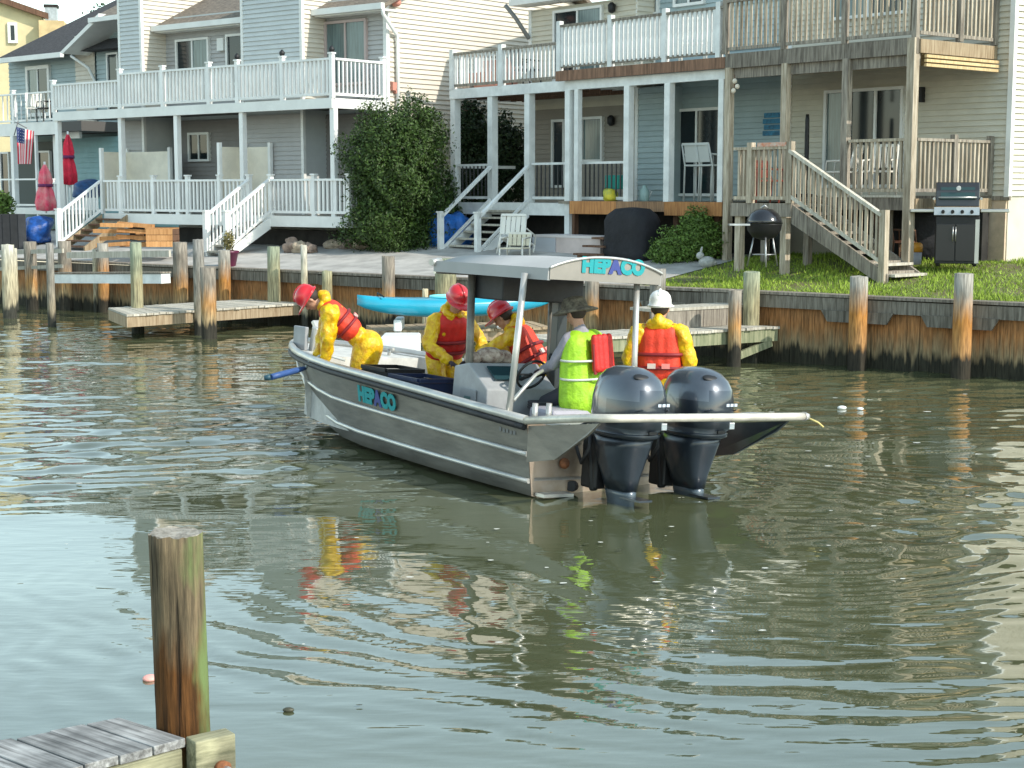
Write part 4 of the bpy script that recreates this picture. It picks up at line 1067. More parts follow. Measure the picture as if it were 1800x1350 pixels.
railing(ha, C.p(uA0, vA, za2), C.p(uA1 - .25, vA, za2), .84, GREYWOOD, WHITEP, WHITEP, .135, (0, .47), cap=False, bw=.04, pw=.13)
railing(ha, C.p(uA0, vA + .1, za2), C.p(uA0, vAw - .1, za2), .84, GREYWOOD, WHITEP, WHITEP, .135, (), cap=False, bw=.04)
zaf = 2.52
for px, w__ in ((801, .17), (866, .17), (931, .17)):
    post(ha, C, px, vA + .06, zaf if px != 801 else GC - .2, za2b, w__, WHITEP)
post(ha, C, 815, vAw - .3, zaf, za2b, .12, WHITEP)
fbox(C, uA0 - .05, uA1 + .2, vA + .03, vAw - .02, zaf - .16, zaf - .0).build('lower_deck', WHITEP, ha)
fbox(C, uA0 - .08, uA1 + .25, vA - .05, vA + .028, zaf - .26, zaf + .01).build('fascia', WHITEP, ha)
m_dbal = mat('charcoal_baluster', (.05, .05, .05), .5)
def railA(x0, x1):
    a, c = C.u(x0, vA, 3), C.u(x1, vA, 3)
    railing(ha, C.p(a, vA + .06, zaf + .03), C.p(c, vA + .06, zaf + .03), .86, WHITEP, WHITEP, m_dbal, .13, (), cap=False, bw=.025)
railA(803, 864); railA(933, 1000); railA(1018, 1103)
fbox(C, uA0, uA0 + .06, vA + .1, vAw - .1, zaf + .8, zaf + .87).build('side_rail', WHITEP, ha)
fbox(C, uA0, uA1, vA + .9, vA + 1.1, GC - .4, zaf - .17).build('shade_backing', DARKVOID, ha)  # dark slab painted as shade below the porch floor
stairs(ha, C, C.u(866, vA, 2.5), C.u(932, vA, 2.5), vA - .05, zaf, ground_z(2) - .02, 1.45, 7, PALEWOOD, WHITEP, WHITEP, WHITEP, None, rail_h=.84, pw=.11, topw=.11)

for (hs_, ua, ub, vv0, z_) in ((hc, uCw - .1, uCr + .3, vC - .4, 7.72), (hb, uBw, uCw - .12, vB - .4, 7.52)):
    b = MB(); b.prism([C.p(ua, vv0, z_), C.p(ua, vv0 + 4.4, z_ + 1.9), C.p(ua, vv0 + 8.8, z_), C.p(ua, vv0 + 8.8, z_ - .1), C.p(ua, vv0 + 4.4, z_ + 1.78), C.p(ua, vv0, z_ - .1)], C.U * (ub - ua)); b.build('roof', SHINGLE_B, hs_)

# ================================================================== the work boat
ALU = mat('bare_aluminium', (0.19, 0.176, 0.152), 0.48, metal=0.45, var=.32, vscale=2.6, bump=.35, bscale=7, stretch=(1, .5, 2.2))
ALUL = mat('bright_aluminium', (0.50, 0.49, 0.46), 0.34, metal=0.5, var=.12, vscale=5)
ALUD = mat('deck_aluminium', (0.42, 0.42, 0.41), 0.55, metal=0.3, var=.2, vscale=5, bump=.3, bscale=120)
ALUT = mat('stained_aluminium', (0.40, 0.33, 0.27), 0.42, metal=0.5, col2=(0.27, 0.20, 0.14), vscale=3)
RUBBER = mat('black_rubber', (0.02, 0.02, 0.022), 0.6, var=.3, vscale=10)
ROOFP = mat('roof_white_paint', (0.38, 0.375, 0.365), 0.8, var=.08, vscale=2)
COWL = mat('blue_grey_cowl', (0.075, 0.088, 0.108), 0.32, metal=0.4, var=.12, vscale=3, coat=.9)
COWLP = mat('cowl_panel', (0.035, 0.044, 0.058), 0.3, metal=0.5, coat=.8)
COWLD = mat('dark_cowl', (0.022, 0.030, 0.042), 0.33, metal=0.3, coat=.5, var=.15, vscale=3)
TEAL = mat('teal_letter', (0.0, 0.27, 0.29), 0.5)
TEALH = mat('teal_backing', (0.02, 0.33, 0.36), 0.5)
NAVY = mat('navy_letter', (0.03, 0.05, 0.22), 0.5)
GREYP = mat('console_grey', (0.30, 0.31, 0.32), 0.55, var=.15, vscale=5)
HB = 1.075
HEAD = R(35); HEEL = R(4.2)
Tv = Vector((math.cos(HEAD), math.sin(HEAD), 0)); Hv = Vector((-math.sin(HEAD), math.cos(HEAD), 0))
boat = thing('work_boat', 'open grey aluminium response boat with hardtop roof and twin outboards carrying the yellow suited crew', 'boat', (0, 0, 0))
BLOC = Vector((0.10, 14.25, 0)) + Tv * HB
boat.location = BLOC
boat.rotation_euler = (0, HEEL, HEAD); boat.rotation_mode = 'XYZ'
MBOAT = Matrix.Translation(BLOC) @ Euler((0, HEEL, HEAD), 'XYZ').to_matrix().to_4x4()
def bw_(x, y, z): return MBOAT @ Vector((x, y, z))
ST = [(0.0, 1.08, .65, .98, -.04, -.30), (.8, 1.10, .69, 1.0, -.03, -.30), (1.6, 1.11, .73, 1.0, -.02, -.30), (2.4, 1.11, .765, .97, -.01, -.28), (3.2, 1.09, .795, .92, .0, -.25),
      (3.8, 1.06, .815, .84, .02, -.22), (4.3, .99, .835, .72, .07, -.16), (4.8, .88, .855, .57, .15, -.08), (5.2, .75, .87, .43, .24, .03), (5.6, .58, .885, .30, .35, .16), (5.95, .39, .895, .18, .46, .31), (6.25, .20, .90, .09, .57, .46), (6.42, .04, .90, .03, .64, .58)]
def lerp(a, c, t): return a + (c - a) * t
def hull_pt(i, k, side):
    y, g, zg, c, zc, zk = ST[i]
    if k == 0: return (0, y, zk)
    if k == 1: return (side * c * .5, y, (zk + zc) * .5)
    if k == 2: return (side * c, y, zc)
    f = (k - 2) / 4
    return (side * lerp(c, g, f ** .85), y, lerp(zc, zg, f))
b = MB()
for side in (-1, 1):
    k0 = len(b.v); nk = 7
    for i in range(len(ST)):
        for k in range(nk): b.v.append(hull_pt(i, k, side))
    for i in range(len(ST) - 1):
        for k in range(nk - 1):
            a = k0 + i * nk + k; q = (a, a + 1, a + nk + 1, a + nk) if side > 0 else (a, a + nk, a + nk + 1, a + 1)
            b.f.append(q); b.m.append(0); b.sm.append(k != 1)
y, g, zg, c, zc, zk = ST[0]
b.cur = 1
b.prism([(-g, 0, zg - .01), (-c, 0, zc), (0, 0, zk), (c, 0, zc), (g, 0, zg - .01), (.72, 0, .60), (.62, 0, .48), (-.62, 0, .48), (-.72, 0, .60)], (0, .05, 0))
b.build('hull', [ALU, ALUT], boat)
# strakes pressed along the sides, gunwale tube, rub strip
for side in (-1, 1):
    for f, r in ((.56, .024), (.20, .024)):
        pts = []
        for i in range(len(ST) - 1):
            y, g, zg, c, zc, zk = ST[i]
            pts.append((side * (lerp(c, g, f ** .85) + .010), y + .005, lerp(zc, zg, f)))
        MB().tube(pts, r, 8).build('strake', ALUL, boat)
    MB().tube([(side * (s[1] + .01), s[0], s[2] + .01) for s in ST], .042, 10).build('gunwale', ALUL, boat)
    MB().tube([(side * (s[1] + .028), s[0], s[2] - .055) for s in ST], .030, 8).build('rub_strip', RUBBER, boat)
    b = MB()
    for i in range(8):
        a_, c_ = ST[i], ST[i + 1]
        b.add([(side * (a_[1] - .01), a_[0], a_[2] - .005), (side * (c_[1] - .01), c_[0], c_[2] - .005), (side * (c_[1] - .16), c_[0], c_[2] - .005), (side * (a_[1] - .16), a_[0], a_[2] - .005),
               (side * (a_[1] - .16), a_[0], .12), (side * (c_[1] - .16), c_[0], .12)], [(0, 1, 2, 3), (3, 2, 5, 4)])
    b.build('side_deck', ALUD, boat)
# floor and bow deck
b = MB(); fl = [(s[3] - .02, s[0]) for s in ST[:9]]
b.prism([(-x, y, .10) for x, y in fl] + [(x, y, .10) for x, y in fl[::-1]], (0, 0, .03)); b.build('floor', ALUD, boat)
bd = [(s[1] - .02, s[0], s[2] - .02) for s in ST[7:]]
k = len(bd); b = MB()
b.add([(-x, y, z) for x, y, z in bd] + [(x, y, z) for x, y, z in bd], [(i, i + k, i + k + 1, i + 1) for i in range(k - 1)])
b.add([(-bd[0][0], bd[0][1], bd[0][2]), (bd[0][0], bd[0][1], bd[0][2]), (bd[0][0] - .1, bd[0][1], .13), (-bd[0][0] + .1, bd[0][1], .13)], [(0, 3, 2, 1)])
b.build('bow_deck', mat('pale_deck_paint', (.55, .54, .50), .6, var=.2, vscale=6), boat)
MB().box((0, .26, .36), (2.0, .42, .46)).build('splash_well', ALUD, boat, bevel=.02)
MB().box((-.42, 5.35, 1.00), (.07, .10, .30), M=Euler((.25, 0, 0)).to_matrix()).box((-.35, 5.3, 1.05), (.12, .42, .05), M=Euler((.9, 0, .2)).to_matrix()).build('bow_roller', ALUL, boat, bevel=.01)
MB().box((-.50, 5.55, 1.0), (.05, .30, .28)).build('bow_bracket', GREYP, boat, bevel=.01)
for x in (-.7, .7):
    MB().cyl((x * .6, 5.0, .85), (x * .6, 5.0, .92), .02).cyl((x * .6, 4.9, .93), (x * .6, 5.1, .93), .018).build('cleat', ALUL, boat)
# stern wings and guard bar
for side in (-1, 1):
    x = side * 1.085
    b = MB(); b.prism([(x, -.03, .61), (x * 1.04, -1.10, .76), (x * 1.04, -.95, .64), (x, -.45, .36), (x, -.03, .28)], (-side * .03, 0, 0)); b.build('stern_wing', ALU if side < 0 else COWLD, boat)
MB().tube([(-1.09, .0, .655), (-1.10, -.45, .72), (-1.11, -.95, .79), (-1.08, -1.10, .805), (-.95, -1.16, .81), (0, -1.17, .81), (1.0, -1.17, .81), (1.24, -1.17, .81)], .038, 10).build('guard_bar', mat('worn_pale_bar', (.62, .58, .50), .4, metal=.35, var=.2, vscale=6), boat)
MB().tube([(1.09, .0, .66), (1.11, -.6, .76), (1.17, -1.14, .80)], .028, 8).build('wing_rail', ALUL, boat)
MB().cyl((1.23, -1.17, .81), (1.29, -1.17, .809), .045, .03).build('bar_cap', ALUL, boat)
MB().tube([(1.28, -1.17, .80), (1.36, -1.24, .76), (1.40, -1.27, .72)], .010, 6).build('rope_tail', mat('yellow_rope', (.6, .5, .2), .8), boat)
MB().tube([(-.5, 0, .04), (-.56, -.03, .04)], .05, 10).build('drain', RUBBER, boat)
MB().lathe([(.0, 0), (.05, 0), (.05, .03), (.0, .03)], 12, (-.66, -.03, .26), M=Euler((R(90), 0, 0)).to_matrix()).build('drain_plug', mat('rust', (.22, .08, .03), .8), boat)
MB().box((-.78, -.08, -.02), (.34, .14, .03)).build('trim_tab', ALUL, boat)
# lettering
def letters(parent, txt, size, M, m, name, ext=.004, off=0.0, special=None, sx=1.0):
    cu = bpy.data.curves.new('t', 'FONT'); cu.body = txt; cu.size = size; cu.extrude = ext; cu.offset = off; cu.align_x = 'CENTER'; cu.align_y = 'CENTER'
    cu.resolution_u = 3; cu.space_character = 1.04
    o = bpy.data.objects.new('t', cu); COL.objects.link(o); dg = bpy.context.evaluated_depsgraph_get()
    me = bpy.data.meshes.new_from_object(o.evaluated_get(dg)); bpy.data.objects.remove(o)
    me.transform(Matrix.Scale(sx, 4, (1, 0, 0))); me.transform(M); me.materials.clear(); me.materials.append(m)
    if special:                         # the fourth letter is a different colour
        me.materials.append(special[0]); bm = bmesh.new(); bm.from_mesh(me); bm.faces.ensure_lookup_table(); inv = M.inverted(); seen = set(); isl = []
        bmesh.ops.remove_doubles(bm, verts=bm.verts, dist=1e-5)
        for f in bm.faces:
            if f in seen: continue
            st_, grp = [f], []; seen.add(f)
            while st_:
                g_ = st_.pop(); grp.append(g_)
                for e in g_.verts:
                    for h_ in e.link_faces:
                        if h_ not in seen: seen.add(h_); st_.append(h_)
            isl.append((min((inv @ v.co).x for g_ in grp for v in g_.verts), grp))
        isl.sort(key=lambda q: q[0])
        if len(isl) > 3:
            for g_ in isl[3][1]: g_.material_index = 1
        bm.to_mesh(me); bm.free()
    return link(name, me, parent)
def plane_M(o, xd, yd):
    xd = Vector(xd).normalized(); yd = Vector(yd); zd = xd.cross(yd).normalized(); yd = zd.cross(xd)
    M = Matrix((xd, yd, zd)).transposed().to_4x4(); M.translation = Vector(o); return M
# hull sign on the port side between gunwale and upper strake
def port_pt(y, f, out=0.0):
    for i in range(len(ST) - 1):
        if ST[i][0] <= y <= ST[i + 1][0]:
            t_ = (y - ST[i][0]) / (ST[i + 1][0] - ST[i][0]); a_, c_ = ST[i], ST[i + 1]
            g = lerp(a_[1], c_[1], t_); zg = lerp(a_[2], c_[2], t_); c = lerp(a_[3], c_[3], t_); zc = lerp(a_[4], c_[4], t_)
            return Vector((-(lerp(c, g, f ** .85)) - out, y, lerp(zc, zg, f)))
ya, yb = 3.06, 2.30
A1_, B1_ = port_pt(ya, .74, .010), port_pt(yb, .74, .010)
upd = port_pt(2.7, .9) - port_pt(2.7, .7)
letters(boat, 'HEPACO', .22, plane_M((A1_ + B1_) / 2 + Vector((-.012, 0, -.005)), B1_ - A1_, upd), TEAL, 'hull_lettering', off=.014, special=(NAVY, -.06, .12), sx=.92)
letters(boat, '8.0m', .07, plane_M(port_pt(.28, .80, .010), (0, -1, 0), port_pt(.28, .9) - port_pt(.28, .7)), mat('faint_letter', (.14, .14, .14), .6), 'model_plate') if False else None
for i in range(5):
    q = port_pt(.42 - i * .055, .80 - (i % 2) * .01, .004); MB().box(q, (.004, .035, .035)).build('maker_mark', mat('faint_mark', (.15, .15, .15), .6), boat)
# hardtop
x0, x1, y0, y1 = -.86, .46, .10, 2.05
RZ = 2.04
def arch(x): f = (x - (x0 + x1) / 2) / ((x1 - x0) / 2); return RZ + .115 * (1 - abs(f) ** 2.2)
n = 16; xs = [lerp(x0, x1, i / n) for i in range(n + 1)]
b = MB()
top = [(x, y, arch(x) - (0.0 if y < 1.5 else .03)) for y in (y0, y0 + .9, y1) for x in xs]
botm = [(x, y, arch(x) - .03 - (0.0 if y < 1.5 else .03)) for y in (y0 + .01, y0 + .9, y1) for x in xs]
m_ = n + 1
b.add(top + botm, [(j * m_ + i, j * m_ + i + 1, (j + 1) * m_ + i + 1, (j + 1) * m_ + i) for j in range(2) for i in range(n)] +
      [(3 * m_ + j * m_ + i, 3 * m_ + (j + 1) * m_ + i, 3 * m_ + (j + 1) * m_ + i + 1, 3 * m_ + j * m_ + i + 1) for j in range(2) for i in range(n)] +
      [(2 * m_ + i, 2 * m_ + i + 1, 5 * m_ + i + 1, 5 * m_ + i) for i in range(n)], True)
b.build('roof', ROOFP, boat)
b = MB(); b.prism([(x, y0 - .012, arch(x) + .008) for x in xs] + [(x1, y0 - .012, RZ - .10), (x0, y0 - .012, RZ - .10)], (0, .022, 0)); b.build('rear_fascia', mat('roof_fascia', (.27, .25, .22), .5, metal=.3, var=.1, vscale=4), boat)
for x in (x0, x1):
    MB().box((x, (y0 + y1) / 2, RZ - .055), (.03, y1 - y0, .11)).build('side_fascia', ROOFP, boat)
MB().tube([(x0 - .01, y0 - .02, RZ + .0)] + [(x, y0 - .02, arch(x) + .012) for x in xs] + [(x1 + .01, y0 - .02, RZ)], .014, 8).build('roof_edge', ALUL, boat)
MB().box(((x0 + x1) / 2, y1, RZ - .09), (x1 - x0, .05, .08)).build('front_beam', ALUL, boat)
MB().tube([(x0 - .06, y1 - .02, RZ - .02), (x0 + .08, y1 + .03, RZ - .0)], .035).build('roof_end_tube', ALUL, boat)
letters(boat, 'HEPACO', .185, plane_M(((x0 + x1) / 2 + .07, y0 - .018, RZ + .045), (1, 0, 0), (0, 0, 1)), TEAL, 'roof_lettering', off=.013, special=(NAVY, -.055, .11))
# posts
MB().tube([(-1.06, .32, .70), (-.92, .40, RZ - .06)], .032, 10).build('roof_post', ALUL, boat)
MB().tube([(.26, .12, .55), (.26, .20, RZ - .06)], .030, 10).build('roof_post', ALUL, boat)
MB().tube([(-.64, 1.62, .40), (-.64, 1.70, RZ - .08)], .040, 10).build('roof_post', ALU, boat)
MB().tube([(.36, 1.62, .40), (.36, 1.70, RZ - .08)], .034, 10).build('roof_post', ALU, boat)
MB().box((.30, 1.45, 1.22), (.12, .12, 1.15)).build('mast_panel', mat('dark_panel', (.035, .045, .05), .4), boat, bevel=.01)
MB().box((-.1, 1.45, RZ - .22), (1.0, .5, .26)).build('radio_box', RUBBER, boat, bevel=.015)
MB().tube([(-1.0, .35, .80), (-.62, .55, 1.02), (-.50, .60, 1.06)], .018, 8).build('grab_rail', ALUL, boat)
# console with instruments
b = MB(); b.prism([(-.72, 1.15, .13), (-.72, 1.85, .13), (-.72, 1.80, 1.0), (-.72, 1.55, 1.05), (-.72, 1.20, .82)], (.85, 0, 0)); b.build('console', GREYP, boat, bevel=.015)
MB().box((-.40, 1.36, .965), (.34, .20, .015), M=Euler((.62, 0, 0)).to_matrix()).build('chart_display', mat('screen_dark', (.02, .05, .06), .15), boat)
MB().box((-.735, 1.5, .62), (.012, .28, .34)).build('console_door', mat('door_grey', (.22, .23, .24), .5), boat, bevel=.004)
MB().box((-.745, 1.5, .64), (.012, .10, .16)).build('console_label', mat('label_teal', (.06, .12, .12), .5), boat)
def ring(c, R_, r, n=20, M=None, b=None):
    b = b or MB(); pts = [Vector((R_ * math.cos(2 * math.pi * i / n), 0, R_ * math.sin(2 * math.pi * i / n))) for i in range(n + 1)]
    return b.tube([Vector(c) + (M @ p if M is not None else p) for p in pts], r, 6, cap=False)
wh = ring((-.30, 1.05, .98), .16, .014, M=Euler((.5, 0, 0)).to_matrix()); wh.cyl((-.30, 1.22, .92), (-.30, 1.05, .98), .02).cyl((-.46, 1.05, .98), (-.14, 1.05, .98), .01); wh.build('steering_wheel', BLACKP, boat)
MB().cyl((-.05, 1.2, .95), (-.02, 1.12, 1.15), .018).ell((-.02, 1.12, 1.16), (.03, .03, .03)).build('throttle', BLACKP, boat)
MB().tube([(-.80, 1.0, .30), (-.80, 1.0, .60), (-.80, .45, .60), (-.80, .45, .30)], .018).build('seat_rail', ALUL, boat)
MB().box((-.02, .62, .62), (.92, .40, .16)).build('leaning_seat', mat('lavender_vinyl', (.33, .32, .37), .5, var=.1), boat, bevel=.04)
MB().box((-.02, .62, .34), (.7, .32, .40)).build('seat_base', mat('dark_seat_base', (.09, .10, .12), .5, var=.2), boat, bevel=.02)
for x in (-.78, -.62): MB().cyl((x, .30, .55), (x, .30, .78), .028).build('rod_holder', ALUL, boat)
# outboards
def sect(b, secs, n=24, ex=2.6):
    k0 = len(b.v)
    for z, cx, cy, hx, hy in secs:
        for j in range(n):
            t = 2 * math.pi * j / n; c_, s_ = math.cos(t), math.sin(t)
            b.v.append((cx + hx * math.copysign(abs(c_) ** (2 / ex), c_), cy + hy * math.copysign(abs(s_) ** (2 / ex), s_), z))
    for i in range(len(secs) - 1):
        for j in range(n):
            a = k0 + i * n + j; c = k0 + i * n + (j + 1) % n
            b.f.append((a, c, c + n, a + n)); b.m.append(b.cur); b.sm.append(True)
    e = k0 + (len(secs) - 1) * n
    b.f += [tuple(range(k0 + n - 1, k0 - 1, -1)), tuple(range(e, e + n))]; b.m += [b.cur] * 2; b.sm += [False] * 2
    return b
for mx in (-.45, .36):
    my = -.66
    mo = sect(MB(), [(.60, mx, my + .02, .215, .315), (.63, mx, my + .02, .235, .335), (.645, mx, my + .02, .222, .322), (.68, mx, my, .25, .355), (.80, mx, my, .262, .37), (.93, mx, my, .260, .365), (1.03, mx, my, .242, .345), (1.11, mx, my + .01, .208, .31), (1.17, mx, my + .02, .155, .25), (1.205, mx, my + .03, .09, .17), (1.218, mx, my + .03, .03, .07)]).build('outboard_motor', COWL, boat)
    sect(MB(), [(.585, mx, my + .02, .205, .31), (.60, mx, my + .02, .238, .34), (.627, mx, my + .02, .242, .345), (.635, mx, my + .02, .236, .338)]).build('rim', COWLD, mo)
    mo.data.materials.append(COWLP)
    for p_ in mo.data.polygons:
        dx, dy, zz_ = p_.center.x - mx, p_.center.y - my, p_.center.z
        if p_.area < .2 and .70 < zz_ < 1.10 - .9 * abs(dx) and dy < -.05: p_.material_index = 1
    MB().ell((mx - .06, my - .235, 1.135), (.095, .05, .022), M=Euler((.55, 0, -.1)).to_matrix()).build('vent', BLACKP, mo)
    MB().box((mx + .13, my - .348, .71), (.06, .012, .06)).build('badge', mat('badge_white', (.75, .78, .8), .4), mo, bevel=.004)
    for i in range(3): MB().box((mx + .05 + i * .055, my - .362 + i * .008, .90), (.035, .008, .026)).build('power_figure', mat('silver_trim', (.5, .55, .62), .25), mo)
    lg = sect(MB(), [(.59, mx, my + .04, .20, .29), (.50, mx, my + .05, .195, .27), (.36, mx, my + .06, .165, .24), (.22, mx, my + .05, .12, .20), (.10, mx, my + .04, .09, .18)][::-1], ex=3).build('midsection', COWLD, mo)
    sect(MB(), [(-.45, mx, my + .02, .05, .16), (.0, mx, my + .03, .066, .17), (.06, mx, my + .035, .085, .18), (.11, mx, my + .04, .088, .18)]).build('lower_unit', mat('leg_blue_grey', (.06, .08, .10), .35, coat=.4, metal=.3), mo)
    MB().box((mx, my - .17, .045), (.15, .3, .018)).build('splash_plate', COWLD, mo)
    MB().box((mx - .0, my + .36, .33), (.26, .22, .52)).cyl((mx - .16, my + .36, .52), (mx + .16, my + .36, .52), .035).cyl((mx - .1, my + .3, .05), (mx - .1, my + .36, .42), .04).build('clamp_bracket', BLACKP, mo, bevel=.02)
    for s_ in (-1, 1): MB().tube([(mx + s_ * (.262 - .02 * k), my - .05 - .33 * (k / 6) ** .8, .79 + .012 * k) for k in range(0, 7)], .006, 5).build('panel_seam', COWLD, mo)
    MB().box((mx, my - .352, .655), (.09, .02, .03)).build('latch', BLACKP, mo, bevel=.004)
    MB().tube([(mx + .1, my + .28, .62), (mx + .12, my + .45, .72), (mx + .05, my + .65, .60)], .016, 6).tube([(mx + .03, my + .28, .60), (mx + .02, my + .5, .68), (mx - .05, my + .7, .58)], .013, 6).build('rigging_hose', RUBBER, mo)
    MB().tube([(mx - .17, my + .30, .56), (mx - .22, my + .25, .45), (mx - .20, my + .38, .30), (mx - .17, my + .50, .42), (mx - .12, my + .7, .60)], .018, 8).build('cable', RUBBER, mo)
MB().tube([(-.86, -.05, .50), (-.70, -.12, .53), (-.60, -.10, .50)], .03).cyl((-.72, -.1, .46), (-.58, -.14, .47), .035).build('steering_ram', ALUL, boat)
# gear lying in the boat (each its own thing)
def boat_thing(b, name, m, at, label, cat, bevel=0, rz=0):
    o = b.top(name, m, (0, 0, 0), bevel=bevel, label=label, cat=cat)
    o.matrix_world = MBOAT @ Matrix.Translation(Vector(at)) @ Matrix.Rotation(rz, 4, 'Z'); return o
def crate(at, sz, m, label, rz=0):
    t_ = thing('crate', label, 'crate'); t_.matrix_world = MBOAT @ Matrix.Translation(Vector(at)) @ Matrix.Rotation(rz, 4, 'Z')
    X, Y2, Z2 = sz
    MB().box((0, 0, .01), (X, Y2, .02)).box((-X / 2 + .012, 0, Z2 / 2), (.024, Y2, Z2 - .05)).box((X / 2 - .012, 0, Z2 / 2), (.024, Y2, Z2 - .05)).box((0, -Y2 / 2 + .012, Z2 / 2), (X - .05, .024, Z2 - .05)).box((0, Y2 / 2 - .012, Z2 / 2), (X - .05, .024, Z2 - .05)).build('shell', m, t_)
    MB().bar((-X / 2, -Y2 / 2, Z2), (X / 2, -Y2 / 2, Z2), .04, .04).bar((-X / 2, Y2 / 2, Z2), (X / 2, Y2 / 2, Z2), .04, .04).bar((-X / 2, -Y2 / 2 + .02, Z2), (-X / 2, Y2 / 2 - .02, Z2), .04, .039).bar((X / 2, -Y2 / 2 + .02, Z2), (X / 2, Y2 / 2 - .02, Z2), .04, .039).build('rim', m, t_)
    return t_
m_nb = mat('navy_plastic', (.015, .025, .07), .4, var=.3, vscale=5)
crate((-.62, 2.55, .42), (.46, .62, .38), m_nb, 'navy plastic crate at the feet of the worker amidships')
crate((-.60, 3.2, .42), (.46, .55, .42), BLACKP, 'black plastic crate just aft of the bending worker')
boat_thing(MB().box((0, 0, .2), (.5, 1.3, .4)), 'locker', ALUD, (-.62, 2.85, .02), 'low grey deck locker under the two crates', 'locker', .02)
MB().box((.62, 3.3, .55), (.50, 2.2, .14)).build('side_bench', ALUD, boat, bevel=.02)
boat_thing(MB().box((0, 0, .03), (.34, .26, .06)), 'sponge_pad', mat('tan_foam', (.62, .50, .25), .8), (.30, 3.75, .62), 'pale yellow foam pad on the bow deck behind the bending worker', 'pad', .02)
boat_thing(MB().ell((0, 0, .09), (.16, .13, .09)).ell((.2, .05, .07), (.10, .10, .08)).ell((-.18, .04, .06), (.09, .1, .07)), 'absorbent_bundle', mat('sorbent_cloth', (.55, .46, .38), .9, col2=(.16, .09, .07), vscale=14), (-.35, 1.72, 1.02), 'crumpled tan and brown rag bundle on top of the grey console', 'rags')
boat_thing(MB().tube([(.13 * math.cos(q), .13 * math.sin(q), .03 + .012 * q / 3) for q in np.linspace(0, 18, 60)], .016, 6), 'rope_coil', mat('black_rope', (.03, .03, .035), .8), (-.20, .98, .62), 'dark rope coil beside the lavender leaning seat', 'rope')

# ================================================================== people
SKIN = mat('skin', (.48, .26, .17), .5, var=.08, vscale=20)
YEL_S = mat('yellow_rain_suit', (.80, .55, .005), .38, col2=(.58, .28, .004), vscale=13, bump=1.0, bscale=18, dist=.02)
REDV = mat('red_life_vest', (.60, .020, .015), .6, var=.2, vscale=12, bump=.5, bscale=60)
ORV = mat('orange_red_life_vest', (.72, .045, .015), .6, var=.2, vscale=12, bump=.5, bscale=60)
HIVIS = mat('lime_vest', (.33, .60, .02), .6, var=.2, vscale=10, bump=.7, bscale=30, dist=.015)
STRAP = mat('dark_red_strap', (.22, .01, .015), .6)
REFL = mat('reflective_tape', (.62, .50, .45), .4)
HELR = mat('red_helmet', (.55, .012, .02), .3, coat=.5)
HELW = mat('white_helmet', (.80, .78, .74), .35, coat=.4)
HAIR = mat('dark_hair', (.03, .02, .015), .7)
BOOT = mat('rubber_boot', (.02, .02, .02), .5)
GLOVE = mat('dark_glove', (.035, .02, .03), .6)
GREYS = mat('grey_shirt', (.26, .25, .29), .8, var=.15, vscale=8, bump=.5, bscale=30)
TROUS = mat('dark_trousers', (.03, .03, .04), .8)
def V3(*a): return Vector(a)
def capsule(b, p0, p1, r0, r1):
    p0, p1 = Vector(p0), Vector(p1)
    if (p1 - p0).length > 1e-4: b.cyl(p0, p1, r0, r1, 14)
    b.ell(p0, (r0,) * 3, 14, 10); b.ell(p1, (r1,) * 3, 14, 10)
def remeshed(name, prims, mats, parent, voxel=.011, smooth=4, wrinkle=0.0, off=None):
    """prims: (p0, p1, r0, r1, material) joined into one continuous skin"""
    b = MB()
    for p0, p1, r0, r1, mi in prims: capsule(b, p0, p1, r0, r1)
    me = b.mesh(name, mats); o = bpy.data.objects.new(name, me); COL.objects.link(o)
    rm = o.modifiers.new('r', 'REMESH'); rm.mode = 'VOXEL'; rm.voxel_size = voxel
    s_ = o.modifiers.new('s', 'SMOOTH'); s_.iterations = smooth; s_.factor = .5
    dg = bpy.context.evaluated_depsgraph_get(); me2 = bpy.data.meshes.new_from_object(o.evaluated_get(dg)); bpy.data.objects.remove(o)
    n = len(me2.vertices); co = np.empty(n * 3, np.float32); me2.vertices.foreach_get('co', co); co = co.reshape(-1, 3).astype(float)
    best = np.full(n, 1e9); mi_ = np.zeros(n, int)
    for p0, p1, r0, r1, mi in prims:
        a = np.array(p0, float); d = np.array(p1, float) - a; L2 = max(1e-9, d @ d)
        t = np.clip((co - a) @ d / L2, 0, 1); q = a + t[:, None] * d; dist = np.linalg.norm(co - q, axis=1) - (r0 + (r1 - r0) * t)
        k = dist < best; best[k] = dist[k]; mi_[k] = mi
    if wrinkle:
        nr = np.empty(n * 3, np.float32); me2.vertices.foreach_get('normal', nr); nr = nr.reshape(-1, 3)
        q = np.random.default_rng(abs(hash(name)) % 1000 if False else 5); h = np.zeros(n)
        for _ in range(16):
            k = q.normal(0, 1, 3); k *= q.uniform(28, 75) / np.linalg.norm(k); h += np.sin(co @ k + q.uniform(0, 6.28) + 1.5 * np.sin(co @ (k[::-1] * .3)))
        cloth = np.isin(mi_, [1]); co += nr * (h / 4 * wrinkle * cloth)[:, None]; me2.vertices.foreach_set('co', co.astype(np.float32).ravel())
    npoly = len(me2.polygons); ls = np.empty(npoly, np.int32); me2.polygons.foreach_get('loop_start', ls)
    lv = np.empty(len(me2.loops), np.int32); me2.loops.foreach_get('vertex_index', lv)
    me2.materials.clear()
    for m in mats: me2.materials.append(m)
    me2.polygons.foreach_set('material_index', mi_[lv[ls]].astype(np.int32)); me2.polygons.foreach_set('use_smooth', np.ones(npoly, bool)); me2.update()
    return link(name, me2, parent)
